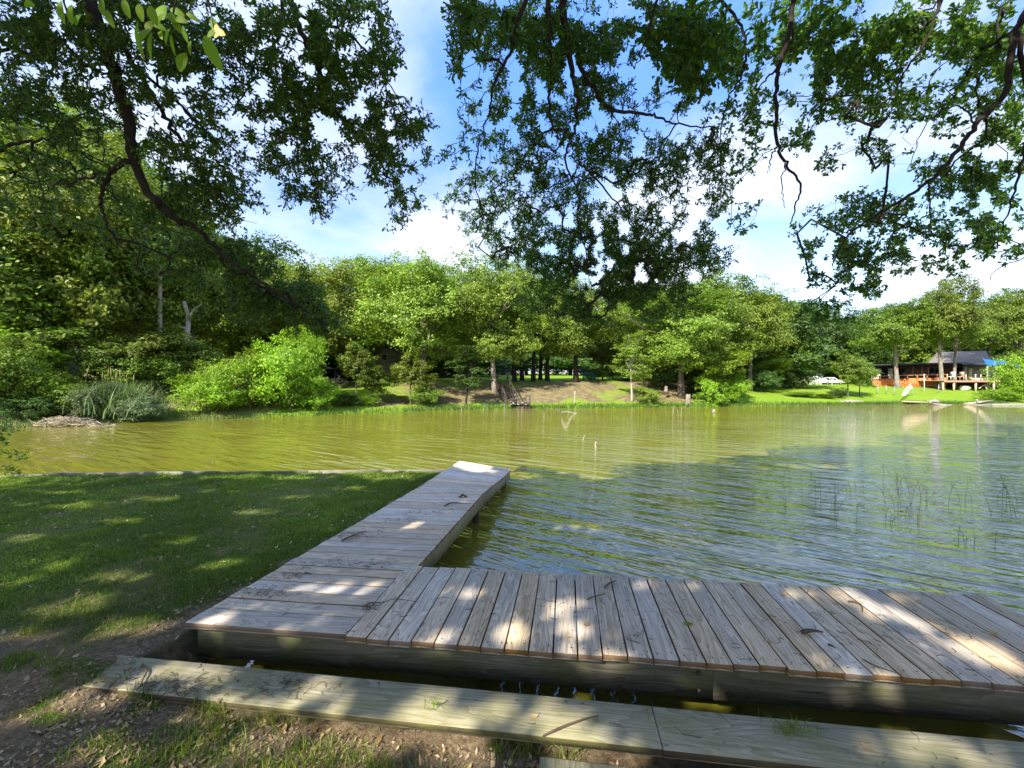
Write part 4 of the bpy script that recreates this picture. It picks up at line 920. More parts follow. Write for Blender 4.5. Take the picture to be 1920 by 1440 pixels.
a = W(1632, 705.5, 61); b_ = W(1776, 702, 57.1); MB().bar(a, b_, .14, .10).build('rail', M['rail'], rw)
for f in np.linspace(0, 1, 9): p = a*(1-f)+b_*f; MB().bar((p[0], p[1], p[2]-.55), p, .10, .10).build('post', M['rail'], rw)
# raised deck
pd = wthing('raised_platform', 'raised wooden platform with thin railing right of the red boards', 'platform', (PX(1845, 54), 54, H1(PX(1845, 54), 54)))
D = 54; xa, xb = PX(1769, D), PX(1915, D); zt = PZ(713, D)
for i_ in range(20):
    MB().hexa([(xa+(xb-xa)*i_/20, D, zt-.08), (xa+(xb-xa)*(i_+1)/20-.02, D, zt-.08), (xa+(xb-xa)*(i_+1)/20+1.5, D+6, zt-.08), (xa+(xb-xa)*i_/20+1.5, D+6, zt-.08)]+[(xa+(xb-xa)*i_/20, D, zt), (xa+(xb-xa)*(i_+1)/20-.02, D, zt), (xa+(xb-xa)*(i_+1)/20+1.5, D+6, zt), (xa+(xb-xa)*i_/20+1.5, D+6, zt)]).build('plank', M['greywood'], pd)
MB().bar((xa, D-.05, zt-.18), (xb, D-.05, zt-.18), .08, .20).build('beam', M['rail'], pd)
for px in (1769.5, 1790, 1831, 1865): MB().bar((PX(px, D), D+.1, PZ(733, D)-.2), (PX(px, D), D+.1, zt-.28), .17, .17).build('post', M['palewood'], pd)
face_box(MB(), 1772, 1915, 716.5, 731, D+4, .1).build('skirt', M['shade'], pd)  # dark sheet painted as the shade beneath the platform
for px in (1776, 1790, 1811, 1829, 1839, 1865, 1877): MB().bar((PX(px, D), D, zt), (PX(px, D), D, PZ(701.5, D)), .08, .08).build('rail_post', M['palewood'] if px != 1829 else M['white'], pd)
for py in (702, 707): MB().bar((PX(1776, D), D, PZ(py, D)), (PX(1880, D), D, PZ(py, D)), .06, .05).build('rail', M['darkwood'], pd)
MB().bar((PX(1880, D+3), D+3, PZ(702, D+3)), (PX(1915, D+3), D+3, PZ(702, D+3)), .1, .12).build('rail', M['rail'], pd)
# barrel and rubbish under the platform
g = W(1804, 728, 54.6); o = MB().tube([g, g+[1.1, .3, 0]], .36, 12).build('barrel', M['cream']); tag(o, 'cream barrel lying under the raised platform', 'barrel')
g = W(1848, 730, 54.5); o = MB().bar(g+[-.9, 0, .1], g+[.2, .3, .65], .14, .08).bar(g+[.2, .3, .65], g+[1.6, .3, -.1], .14, .08).bar(g+[.2, 0, -.1], g+[.2, .3, .65], .1, .1).build('sawhorse', M['palewood']); tag(o, 'pale timber trestle standing under the raised platform', 'trestle')
# grill table on deck
g = W(1852, 708, 55.5); o = MB().box(g, (1.3, .6, .12)).bar(g+[-.5, 0, -.6], g+[-.5, 0, 0], .07, .07).bar(g+[.5, 0, -.6], g+[.5, 0, 0], .07, .07).box(g+[.1, .1, .22], (.8, .5, .3)).build('grill', M['shade']); tag(o, 'dark grill standing on the raised platform', 'grill')
for px, lab in ((1783, 'pale lounge chair at the left end of the raised platform'), (1800, 'brown chair right of the pale lounge chair')):
    g = W(px, 712, 55.5); mb = MB().box(g+[0, 0, .42], (.6, .55, .07)).box(g+[.25, 0, .75], (.07, .55, .6))
    for sx in (-.25, .25):
        for sy in (-.22, .22): mb.bar(g+[sx, sy, 0], g+[sx, sy, .42], .05, .05)
    tag(mb.build('chair', M['white'] if px < 1790 else M['palewood']), lab, 'chair')
# white patio umbrella base sheet (round table) at right
g = W(1893, 711, 54.5); o = MB().tube([g+[0, 0, .0], g+[0, 0, .12]], 1.2, 16).tube([g+[0, 0, -.05], g+[0, 0, -.0]], .15, 8).build('spa_cover', MT('pale_blue_cover', (.5, .58, .68))); tag(o, 'pale blue round cover at the right end of the raised platform', 'cover')
# stairs on the right lawn
st = wthing('white_steps', 'short white steps with side rail running down the right lawn', 'steps', tuple(W(1700, 742, 45)))
for i_ in range(7):
    f = i_/6; p = W(1695+f*13, 741-f*16, 44.5+f*3.5); MB().box(p, (.62, .24, .07), .4).build('step', M['white'], st)
MB().bar(W(1694, 735, 44.5), W(1707, 719, 48), .06, .06).build('rail', M['white'], st)
for f in (0, 1): p = W(1694+13*f, 742-16*f, 44.5+3.5*f); MB().bar(p, W(1694+13*f, 735-16*f, 44.5+3.5*f), .08, .08).build('post', M['white'], st)
# lamp-like pipe on the lawn, fence posts
def fpost(px, D, py1, h, label, mat='metal', w_=.06, cat='post', group='fence posts on the right lawn', name='fence_post'):
    x = PX(px, D); z = H1(x, D); mb = MB().bar((0, 0, -.2), (0, 0, h), w_, w_); mb.box((0, 0, h), (w_*1.5, w_*1.5, w_*.6)); o = mb.build(name, M[mat]); o.location = (x, D, z); tag(o, label, cat, group)
fpost(1733, 52, 0, 2.25, 'tall white pipe post standing on the right lawn', 'white', .06, 'post', None, 'pipe_post')
for px, D in ((1645, 50), (1662, 50), (1677, 49), (1710, 48.5), (1760, 51), (1527, 58), (1551, 56), (1540, 62), (1560, 62)):
    fpost(px, D, 0, 1.05, 'thin grey wire-fence post on the right lawn', 'metal' if px > 1600 else 'white')
# wire strands between posts
wf = MB()
pl = [(PX(a, d_), d_) for a, d_ in ((1645, 50), (1662, 50), (1677, 49), (1710, 48.5), (1760, 51))]
for (xa, ya), (xb, yb) in zip(pl[:-1], pl[1:]):
    for hh_ in (.35, .7, 1.0): wf.bar((xa, ya, H1(xa, ya)+hh_), (xb, yb, H1(xb, yb)+hh_), .012, .012)
tag(wf.build('fence_wire', M['metal']), 'thin wire strands stretched across the right lawn', 'wire', kind=None)
# shed
D = 80; sh = wthing('garden_shed', 'small whitewashed shed with dark blue-grey barrel roof beside the car', 'shed', (PX(1527, D), D, PZ(722, D)))
face_box(MB(), 1511, 1543, 704, 724, D, 2.6).build('wall', M['white'], sh)
zb_, z1, z2 = PZ(704.5, D), PZ(699, D), PZ(696, D); xa, xb = PX(1510, D), PX(1543.8, D)
MB().add([(xa, D-.1, zb_), (xb, D-.1, zb_), (xb, D+.5, z1), (xa+.25, D+.5, z1), (xb, D+1.3, z2), (xa+.5, D+1.3, z2), (xa, D+2.7, zb_), (xb, D+2.7, zb_)], [(0, 1, 2, 3), (3, 2, 4, 5), (5, 4, 7, 6)], [(1, 4, 2), (1, 7, 4), (0, 3, 5), (0, 5, 6)]).build('roof', M['slate'], sh)
for i_ in range(5): face_box(MB(), 1512+i_*6.2, 1517.6+i_*6.2, 705, 723, D-.04, .04).build('panel', M['white'], sh)
face_box(MB(), 1509, 1511, 705, 724, D, 2).build('panel', MT('yellow_board', (.75, .6, .12)), sh)
# car: a white estate seen from the side
def car(px0, px1, pyw, D, label):
    x0, x1 = PX(px0, D), PX(px1, D); L = x1-x0; zg = PZ(pyw, D); s_ = L/4.7
    c = wthing('parked_car', label, 'car', ((x0+x1)/2, D, zg))
    prof = [(0, .45), (0.02, .85), (.25, 1.05), (.55, 1.55), (1.0, 1.68), (2.5, 1.68), (3.3, 1.10), (4.4, .98), (4.66, .8), (4.7, .42)]
    n_ = len(prof); V = [(x0+a*s_, D+(.12 if b > 1.2 else 0), zg+b*s_) for a, b in prof]+[(x0+a*s_, D+1.8*s_-(.12 if b > 1.2 else 0), zg+b*s_) for a, b in prof]
    Q = [(i, (i+1) % n_, (i+1) % n_+n_, i+n_) for i in range(n_)]
    me = bpy.data.meshes.new('body'); me.from_pydata([tuple(map(float, v)) for v in V], [], [tuple(q) for q in Q]+[tuple(range(n_))[::-1], tuple(range(n_, 2*n_))]); me.update(); link('body', me, M['white'], c)
    for a, b in ((.62, 1.35), (1.42, 2.2), (2.27, 2.95)):
        t_ = 1.55; MB().hexa([(x0+a*s_, D-.03, zg+1.1*s_), (x0+b*s_, D-.03, zg+1.1*s_), (x0+b*s_, D+.2, zg+1.1*s_), (x0+a*s_, D+.2, zg+1.1*s_)]+[(x0+(a+.05)*s_, D+.07, zg+t_*s_), (x0+(b-(.12 if b < 2.9 else .45))*s_, D+.07, zg+t_*s_), (x0+(b-(.12 if b < 2.9 else .45))*s_, D+.2, zg+t_*s_), (x0+(a+.05)*s_, D+.2, zg+t_*s_)]).build('window', M['glass'], c)
    for a in (.85, 3.75):
        w_ = MB().tube([(x0+a*s_, D-.04, zg+.36*s_), (x0+a*s_, D+.2, zg+.36*s_)], .36*s_, 14).build('wheel', M['tyre'], c)
        MB().tube([(x0+a*s_, D-.06, zg+.36*s_), (x0+a*s_, D-.03, zg+.36*s_)], .2*s_, 10).build('rim', M['metal'], w_)
    MB().box((x0+4.6*s_, D-.02, zg+.82*s_), (.25*s_, .06, .14*s_)).build('headlight', M['glass'], c)
car(1545, 1584, 721.5, 79, 'white parked car with roof line rising behind the shed')
# white trailer and pallets left of the shed
tr_ = wthing('white_trailer', 'white trailer half hidden behind the dark bushes left of the shed', 'trailer', (PX(1468, 72), 72, PZ(726, 72)))
face_box(MB(), 1448, 1466, 708, 722, 72, 2).build('body', M['white'], tr_); face_box(MB(), 1466, 1486, 712, 723, 72.2, 2).build('body', M['metal'], tr_); face_box(MB(), 1436, 1450, 715, 723, 72, 1.5).build('body', M['cream'], tr_)
for px in (1456, 1477): MB().tube([(PX(px, 72), 71.9, PZ(723, 72)), (PX(px, 72), 72.2, PZ(723, 72))], .35, 12).build('wheel', M['tyre'], tr_)
bh = wthing('dinghy', 'small pale boat with open top beside the trailer', 'boat', tuple(W(1488, 722, 66)))
mb = MB(); V = []
for i_, f in enumerate(np.linspace(0, 1, 8)):
    w_ = .55*math.sin(math.pi*min(.15+f*.85, 1))**.6+.05; x_ = PX(1482, 66)+f*2.0; zb = PZ(723, 66)
    V += [(x_, 66-w_, zb+.75), (x_, 66-w_*.6, zb+.1), (x_, 66+w_*.6, zb+.1), (x_, 66+w_, zb+.75)]
mb.add(V, [(i_*4+j, i_*4+j+1, i_*4+j+5, i_*4+j+4) for i_ in range(7) for j in range(3)]); mb.build('hull', M['white'], bh)
pa = wthing('pallet_rack', 'stack of pale timber frames between trailer and shed', 'rack', tuple(W(1504, 722, 77)))
for py in (708, 713, 719): face_box(MB(), 1497, 1509, py, py+1.6, 77, 1).build('shelf', M['palewood'], pa)
for px in (1497, 1508): face_box(MB(), px, px+1.2, 706, 723, 76.9, .15).build('post', M['palewood'], pa)
# curved pale pole
cp = W(1474, 730, 56); P = catmull([W(1470, 735, 56), W(1473, 700, 56), W(1478, 668, 56), W(1484, 652, 56), W(1493, 644.5, 56)], 5); cp = P[0]
tag(MB().tube(P, np.linspace(.11, .06, len(P)), 8).box(W(1495, 644, 56), (.6, .2, .12)).build('curved_pole', M['metal']), 'tall thin pale pole curving over at its top by the small yellow-green tree', 'pole')
# rocks on the bank
for i_, (px, py, r_) in enumerate(((1587, 751, .28), (1597, 752, .35), (1608, 753, .3), (1592, 749, .22), (1604, 749, .24), (1616, 755, .22), (1579, 752, .2))):
    D = 42.2; c = W(px, py, D); c[2] = H1(c[0], D)+r_*.2; v = unit(26); v = v[np.argsort(v[:, 2])]; me = bpy.data.meshes.new('rock'); import bmesh
    bm = bmesh.new(); bmesh.ops.create_icosphere(bm, subdivisions=1, radius=r_)
    for q in bm.verts: q.co *= rng.uniform(.8, 1.15); q.co.z *= .65
    bm.to_mesh(me); bm.free(); o = link('rock', me, M['rock']); o.location = c; tag(o, 'pale rounded rock of the small heap at the right lawn waterline', 'rock', 'rocks at the waterline of the right lawn')
# floating walkway at the right
fw = wthing('plank_jetty', 'low grey sagging plank jetty along the right shore', 'jetty', tuple(G(1830, 762, WZ)))
def plk(a, b, w_=.9, th=.12, nme='plank', mat='greywood'): MB().bar(a, b, w_, th).build(nme, M[mat], fw)
D = 40.5
plk(W(1748, 757, D), W(1795, 761, D-.5)); plk(W(1790, 760.5, D-.3), W(1850, 758.5, D-.2)); plk(W(1850, 758.5, D-.2), W(1990, 757, D+.5), 1.1)
for a in (1764, 1782, 1812, 1838, 1862, 1889, 1912): MB().bar(W(a, 764.5 if a != 1889 else 765.5, D-.4), W(a, 759, D-.4), .18, .18).build('pile', M['darkwood'], fw)
plk(W(1812, 757, D+.6), W(1858, 750.5, D+2.2), .5, .08, 'board', 'palewood'); MB().bar(W(1833, 758, D), W(1832, 748, D), .10, .10).build('post', M['greywood'], fw)
plk(W(1690, 752.5, 41.5), W(1735, 754, 41), .8, .10, 'board', 'palewood')
g = W(1752, 753, 40.6); tag(MB().tube([g+[-.45, 0, -.2], g+[-.35, 0, 0], g+[0, 0, .08], g+[.3, 0, .03], g+[.4, 0, -.2]], [.1, .17, .19, .16, .08], 8).build('boat_tarp', M['greywood'], None, True), 'small grey covered lump at the left end of the plank jetty', 'cover')
# rickety stairs and landing at the middle of the far bank
rs = wthing('rickety_stairs', 'dark rickety wooden stairs leading down to a small landing at the water', 'stairs', tuple(W(975, 766, 34.2)))
Dw = 'darkwood'
sa, sb = W(941, 722, 38.2), W(958, 757, 34.6)
for off in (-.45, .45): MB().bar(sa+[off, 0, -.05], sb+[off, 0, -.05], .06, .24).build('stringer', M[Dw], rs)
for i_ in range(10): f = (i_+.5)/10; p = sa*(1-f)+sb*f; MB().box(p+[0, 0, .05], (.95, .28, .05)).build('tread', M[Dw], rs)
for off in (-.48, .48):
    MB().bar(sa+[off, 0, .9], sb+[off, 0, .85], .07, .09).build('handrail', M[Dw], rs)
    for f in (0, .33, .66, 1): p = sa*(1-f)+sb*f+[off, 0, -.3]; MB().bar(p, p+[0, 0, 1.2], .08, .08).build('post', M[Dw], rs)
la, lb = PX(956, 34.4), PX(992, 34.4); lz = PZ(758, 34)
for i_ in range(8): a = la+(lb-la)*i_/8; MB().box((a+.1, 34.3, lz), (.18, 1.5, .06)).build('plank', M[Dw if i_ % 3 else 'greywood'], rs)
for px, tp in ((958, 750), (974, 747), (982, 744), (986.5, 741), (993, 742)): MB().bar((PX(px, 33.7), 33.7, WZ-.4), (PX(px, 33.7), 33.7, PZ(tp, 33.7)), .11, .11).build('post', M[Dw], rs)
MB().bar(W(956, 748.5, 33.7), W(986, 747.5, 33.7), .06, .10).build('rail', M[Dw], rs); MB().bar(W(986, 741.5, 33.7), W(993.5, 742.5, 33.7), .06, .08).build('rail', M[Dw], rs)
MB().box(((la+lb)/2+.3, 33.75, lz-.3), (1.1, .08, .4)).build('skirt', M[Dw], rs)
for px in (961, 980): MB().bar(W(px-3, 752, 34.0), W(px+4, 757, 33.8), .28, .05).build('loose_board', M['bark_pale'], rs)
# half-seen houses and things between the trees
gh = wthing('grey_gabled_house', 'grey gabled house glimpsed between the oaks above the leggy bush', 'house', tuple(W(722, 700, 50)))
D = 50; face_box(MB(), 700, 760, 668, 712, D, 6).build('wall', M['greywood'], gh)
xa, xb, xm = PX(696, D), PX(764, D), PX(722, D)
MB().hexa([(xa, D-.3, PZ(668, D)), (xm, D-.3, PZ(651, D)), (xm, D+6, PZ(651, D)), (xa, D+6, PZ(668, D)), (xa, D-.3, PZ(667, D)+.1), (xm, D-.3, PZ(650, D)+.1), (xm, D+6, PZ(650, D)+.1), (xa, D+6, PZ(667, D)+.1)]).hexa([(xm, D-.3, PZ(651, D)), (xb, D-.3, PZ(668, D)), (xb, D+6, PZ(668, D)), (xm, D+6, PZ(651, D)), (xm, D-.3, PZ(650, D)+.1), (xb, D-.3, PZ(667, D)+.1), (xb, D+6, PZ(667, D)+.1), (xm, D+6, PZ(650, D)+.1)]).build('roof', M['shingle'], gh)
MB().add([(xa+.3, D, PZ(668, D)), (xb-.3, D, PZ(668, D)), (xm, D, PZ(652, D))], [], [(0, 1, 2)]).build('gable', M['greywood'], gh)
f = face_box(MB(), 715, 726, 664, 676, D-.05, .1).build('window', M['white'], gh); face_box(MB(), 716, 725, 665, 675, D-.1, .05).build('pane', M['glass'], f)
cn = wthing('white_canopy', 'small white canopy tent half hidden behind the thick dark oak trunk', 'canopy', tuple(W(598, 702, 48)))
D = 48; c = W(598, 691, D); w_ = 1.3
MB().add([c+[-w_, -w_, 0], c+[w_, -w_, 0], c+[w_, w_, 0], c+[-w_, w_, 0], c+[0, 0, .6]], [], [(0, 1, 4), (1, 2, 4), (2, 3, 4), (3, 0, 4)]).build('cloth', M['white'], cn)
for sx in (-1, 1):
    for sy in (-1, 1): p = c+[sx*w_, sy*w_, 0]; MB().bar((p[0], p[1], H1(p[0], p[1])), p, .06, .06).build('leg', M['metal'], cn)
def slats_bench(px, D, mat, label, name='bench'):
    x = PX(px, D); z = H1(x, D); o = empty(name, label, 'bench', (x, D, z))
    for k in range(3): MB().box((0, -.12+k*.15, .45), (1.5, .12, .04)).build('seat_slat', M[mat], o)
    for k in range(3): MB().box((0, .26, .58+k*.14), (1.5, .04, .11)).build('back_slat', M[mat], o)
    for sx in (-.65, .65): MB().box((sx, 0, .22), (.07, .42, .45)).box((sx, .28, .45), (.07, .05, .9)).build('leg', M[mat], o)
slats_bench(1105, 45.8, 'teal', 'teal bench standing at the crest right of the lone oak')
slats_bench(975, 66, 'greywood', 'dark bench on the sunny lawn behind the thin oaks')
for px, D, lab in ((944, 84, 'grey shed glimpsed behind the rickety stairs oak'), (1200, 62, 'dark shed in the shade behind the slender tree')):
    s_ = wthing('dark_shed', lab, 'shed', tuple(W(px, 712, D))); face_box(MB(), px-14, px+14, 696, 712, D, 3).build('wall', M['greywood'], s_)
    face_box(MB(), px-16, px+16, 692, 696, D-.3, 3.6).build('roof', M['darkroof'], s_); face_box(MB(), px-4, px+4, 699, 712, D-.05, .05).build('door', M['shade'], s_)
# ------------------------------------------------------------------ the overhanging trees above the camera
TS = SX/nn*cE/sE, SY/nn*cE/sE                # ground shift of a shadow per metre of height
def lit_kill(P):
    """leaves that would shade places the photograph shows in sun (kept as gaps in the canopy)"""
    z = P[:, 2]; kill = np.zeros(len(P), bool)
    # water plane
    wx_ = P[:, 0]+TS[0]*(z-WZ); wy_ = P[:, 1]+TS[1]*(z-WZ)
    lim = np.where(wx_ < -.3, 8.55, np.interp(wx_, [-.3, .3, 2, 6.5, 8], [8.6, 9.9, 10.8, 11.2, 13.0]))+.35*np.sin(wx_*2.3)+.2*np.sin(wx_*5.1)
    kill |= (wy_ > lim) & (wx_ < .64*wy_+.25*np.sin(wy_*2))
    gx_ = P[:, 0]+TS[0]*z; gy_ = P[:, 1]+TS[1]*z
    for px, py, rx, ry, zz_ in SUNSPOTS:
        c = G(px, py, zz_); sx_ = rx/F*c[1]+.06; sy_ = ry/F*c[1]**2/(EYE-zz_)+.06
        hx = P[:, 0]+TS[0]*(z-zz_); hy = P[:, 1]+TS[1]*(z-zz_)
        q = ((hx-c[0])/sx_)**2+((hy-c[1])/sy_)**2
        q = q+1.3*(vnoise(hx*5.5+7, hy*5.5)-.5)
        kill |= (q < 1) & (rng.random(len(P)) < .97-.35*np.maximum(q, 0))
    for px, py, D, r_ in AIRSPOTS:      # sprays of leaves that catch the sun
        c = W(px, py, D); q = ((P[:, 0]+TS[0]*(z-c[2])-c[0])**2+(P[:, 1]+TS[1]*(z-c[2])-c[1])**2)/r_**2
        kill |= (z > c[2]+.35) & (q < 1) & (rng.random(len(P)) < .95)
    return kill
AIRSPOTS = [(330, 50, 1.9, .26), (130, 30, 1.9, .2), (60, 120, 3.9, .4), (230, 240, 3.9, .4), (90, 330, 4.2, .5), (880, 60, 4.2, .4), (990, 60, 4.4, .35), (1180, 60, 4.4, .4), (900, 300, 4.8, .35), (200, 60, 3.7, .4), (330, 150, 3.9, .4), (60, 400, 4.3, .5), (600, 120, 4, .35), (690, 230, 4.1, .35), (1500, 100, 4.3, .35), (1640, 130, 4.4, .3),
            (740, 100, 4, .3), (470, 60, 3.9, .3), (1320, 60, 4.1, .4), (340, 330, 4, .35)]
SUNSPOTS = [(330, 1010, 50, 7, -.15), (480, 960, 60, 5, -.15), (240, 975, 60, 5, -.15), (60, 1010, 60, 6, -.15), (420, 1060, 50, 7, -.15), (560, 930, 50, 4, -.15), (650, 915, 60, 4, -.15), (200, 1080, 60, 9, -.15), (300, 935, 60, 4, -.15), (400, 920, 60, 3, -.15), (120, 920, 60, 3, -.15), (30, 1090, 40, 10, -.15), (420, 1150, 80, 22, 0), (560, 1175, 70, 20, 0), (620, 1100, 60, 10, 0), (870, 1108, 30, 22, 0), (1075, 1160, 45, 40, 0), (700, 1035, 40, 8, 0), (760, 985, 50, 6, 0), (830, 1200, 60, 14, 0),
            (1290, 1100, 40, 10, 0), (1215, 1098, 25, 8, 0), (1600, 1120, 110, 16, 0), (1680, 1165, 90, 16, 0), (1800, 1215, 110, 30, 0), (1500, 1112, 60, 6, 0), (1880, 1250, 60, 25, 0), (960, 1190, 30, 18, 0),
            (850, 1325, 190, 26, CZ), (1050, 1345, 90, 16, CZ), (620, 1290, 60, 10, CZ), (1760, 1400, 180, 26, CZ), (350, 1255, 70, 10, CZ), (640, 1375, 220, 34, -.16), (140, 1330, 120, 22, -.16), (1150, 1410, 120, 16, -.18), (440, 1330, 100, 20, -.16), (300, 1410, 140, 26, -.16),
            (760, 1410, 130, 26, -.16), (560, 1430, 80, 16, -.16), (130, 1135, 90, 16, -.15), (240, 1180, 100, 18, -.15), (80, 1190, 50, 10, -.15), (130, 1060, 60, 6, -.15), (60, 945, 50, 5, -.15), (170, 945, 70, 6, -.15), (270, 1170, 60, 12, -.15),
            (500, 893, 200, 3, -.15), (720, 895, 70, 6, -.15), (420, 1270, 60, 8, -.2), (1150, 1255, 70, 12, -.2), (1330, 1300, 60, 14, -.2), (1600, 1300, 80, 12, -.2), (860, 1420, 80, 16, -.17), (690, 1100, 30, 8, 0)]
def leaves_spat(P, Dn, size, wfac=.40):
    """spatulate leaf: narrow at the stalk, widest near the tip; slight fold"""
    n_ = len(P); Dn = Dn/(np.linalg.norm(Dn, axis=1)[:, None]+1e-9); up = unit(n_)*.8+np.array([0, 0, .7])
    B = np.cross(Dn, up); B /= np.linalg.norm(B, axis=1)[:, None]+1e-9; K = np.cross(B, Dn); s_ = size[:, None]; wv_ = s_*wfac*.5
    V = np.stack([P, P+Dn*s_*.42-B*wv_*.55, P+Dn*s_*.42+B*wv_*.55, P+Dn*s_*.80-B*wv_+K*s_*.05, P+Dn*s_*.80+B*wv_+K*s_*.05, P+Dn*s_-K*s_*.04], 1).reshape(-1, 3)
    i = np.arange(n_)*6; return V, np.stack([i+1, i+2, i+4, i+3], -1), np.concatenate([np.stack([i, i+2, i+1], -1), np.stack([i+3, i+4, i+5], -1)])
def Dlim(px, py):
    t_ = max((720-py)/F, .05); z0 = EYE-WZ
    if px < 900: lim = 8.3
    elif px < 1380: lim = 10.4
    else: lim = 13.5
    return (lim-TS[1]*z0)/(1+TS[1]*t_)
def near_tree(name, label, trunk, limbs, branches, blobs, extra, leafscale=1.0, n_big=0, seed=1, dmul=1.0, wf=.40):
    """trunk [3D], limbs [3D polylines], branches [(pixel polyline with depth, r0, r1)], blobs = foliage volumes seen in the photo, extra = canopy behind the camera"""
    global rng
    rng = np.random.default_rng(seed)
    base = trunk[0]; o = wthing(name, label, 'tree', tuple(map(float, base)))
    tp = catmull(trunk, 6); MB().tube(tp, np.linspace(.34, .16, len(tp)), 12).build('trunk', M['bark'], o, True)
    nodes = []; 
    for P, r0, r1 in limbs:
        P = catmull(P, 6); P[1:-1] += rng.normal(0, .03, (len(P)-2, 3)); MB().tube(P, np.linspace(r0, r1, len(P)), 8).build('limb', M['bark'], o, True); nodes.append(P)
    for pts, r0, r1 in branches:
        r0 *= DS; r1 *= DS; P = catmull([W(a, b, c*DS) for a, b, c in pts], 7); P[1:-1] += rng.normal(0, .008, (len(P)-2, 3)); MB().tube(P, np.linspace(r0, r1, len(P)), 8).build('branch', M['bark'], o, True); nodes.append(P)
    nodes = np.vstack(nodes)
    # cluster points
    CP = []
    for px, py, rx, ry, dens in blobs:
        nC = int(rx*ry*math.pi/46*dens*dmul*(1.5 if py > 430 else 1.0)); Dl = Dlim(px, py)
        for _ in range(nC):
            for _t in range(6):
                a, b = rng.normal(0, .52, 2); 
                if a*a+b*b < 1.25: break
            qx, qy = px+a*rx, py+b*ry; D = min(Dl*rng.uniform(.74, .98), 7.5)
            # wispy structure
            if vnoise(np.array([qx/26.]), np.array([qy/26.]))[0]*.65+vnoise(np.array([qx/9.]), np.array([qy/9.+50]))[0]*.35 < .40: continue
            CP.append(W(qx, qy, D))
    CP = np.array(CP); CP = CP[~lit_kill(CP)]
    # grow twigs: nearest-neighbour tree starting at the branches
    order = np.argsort([np.min(((nodes-p)**2).sum(1)) for p in CP]); CP = CP[order]
    allp = np.vstack([nodes, np.zeros((len(CP)*2, 3))]); nN = len(nodes); par = {}; cnt = nN; tw = []
    for p in CP:
        d2 = ((allp[:cnt]-p)**2).sum(1)
        j = int(np.argmin(d2)); a = allp[j]; L = math.sqrt(d2[j]); mid = (a+p)/2+rng.normal(0, .10*L, 3)+np.array([0, 0, .05*L])
        allp[cnt] = mid; allp[cnt+1] = p; par[cnt] = j; par[cnt+1] = cnt; cnt += 2
    wgt = np.zeros(cnt)
    for k in range(cnt-1, nN-1, -1):
        if wgt[k] == 0: wgt[k] = 1
        if par[k] >= nN: wgt[par[k]] += wgt[k]
    ks = np.arange(nN, cnt); a = allp[[par[k] for k in ks]]; b = allp[ks]; rb = .0015*np.maximum(wgt[ks], 1)**.42; ra = np.minimum(.0015*(np.maximum(wgt[ks], 1)+1)**.42*1.1, .02)
    L_ = np.linalg.norm(b-a, axis=1); keep = L_ < .9
    a, b, ra, rb = a[keep], b[keep], ra[keep], rb[keep]; T3 = b-a; T3 /= np.linalg.norm(T3, axis=1)[:, None]+1e-9; A = np.cross(T3, unit(len(a))); A /= np.linalg.norm(A, axis=1)[:, None]+1e-9; B = np.cross(T3, A)
    V = []
    for an in (0, 2.094, 4.189): V.append(a+(math.cos(an)*A+math.sin(an)*B)*ra[:, None])
    for an in (0, 2.094, 4.189): V.append(b+(math.cos(an)*A+math.sin(an)*B)*rb[:, None])
    V = np.stack(V, 1).reshape(-1, 3); i = np.arange(len(a))*6
    Q = np.concatenate([np.stack([i+j, i+(j+1) % 3, i+(j+1) % 3+3, i+j+3], -1) for j in range(3)])
    link('twigs', mesh('twigs', V, Q), M['bark'], o)['kind'] = 'stuff'
    # leaves in whorls at every twig point
    ends = allp[nN:cnt][1::2]; dirs = ends-allp[nN:cnt][0::2]; dirs /= np.linalg.norm(dirs, axis=1)[:, None]+1e-9
    kk = rng.integers(6, 12, len(ends))*(rng.random(len(ends)) > .07); li = np.repeat(np.arange(len(ends)), kk); base_ = ends[li]-dirs[li]*rng.uniform(0, .05, len(li))[:, None]+rng.normal(0, .006, (len(li), 3))
    Dn = dirs[li]*.7+unit(len(li))*.9+np.array([0, 0, -.15]); sz = rng.uniform(.030, .062, len(li))*leafscale
    # nearest clusters: individual leaf parts
    if n_big:
        dist = np.linalg.norm(ends-np.array([0, 0, EYE]), axis=1); nearc = np.argsort(dist)[:max(1, n_big//7)]
        isn = np.isin(li, nearc) & (np.cumsum(np.isin(li, nearc)) <= n_big)
        Vs, Qs, Ts = leaves_spat(np.zeros((1, 3)), np.array([[1., 0, 0]]), np.array([1.]))
        lme = mesh('leaf', Vs, Qs, Ts); lme.materials.append(M['leaf_near'])
        for q in np.where(isn)[0]:
            lo = link('leaf', lme, M['leaf_near'], o); lo.matrix_parent_inverse = Matrix.Translation(o.location).inverted()
            lo.location = base_[q]; lo.rotation_euler = Vector(Dn[q]).to_track_quat('X', 'Z').to_euler(); lo.scale = (sz[q]*1.1,)*3
        base_, Dn, sz = base_[~isn], Dn[~isn], sz[~isn]
    V, Q, T = leaves_spat(base_, Dn, sz, wf)
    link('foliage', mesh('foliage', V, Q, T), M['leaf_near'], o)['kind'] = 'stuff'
    # canopy over and behind the camera
    E = []
    for (cx, cy, cz, rx, ry, rz, n_) in extra:
        u_ = unit(n_)*rng.random(n_)[:, None]**(1/3); E.append(u_*[rx, ry, rz]+[cx, cy, cz])
    E = np.vstack(E); dens = vnoise(E[:, 0]*1.3+9, E[:, 1]*1.3+4)*.6+vnoise(E[:, 0]*3.1, E[:, 1]*3.1+E[:, 2])*.4; E = E[dens > .385]
    vis = (E[:, 1] > .3) & ((E[:, 2]-EYE) < 1.02*E[:, 1]+.25) & (np.abs(E[:, 0]) < 1.33*E[:, 1]+.4); E = E[~vis]; E = E[~lit_kill(E)]
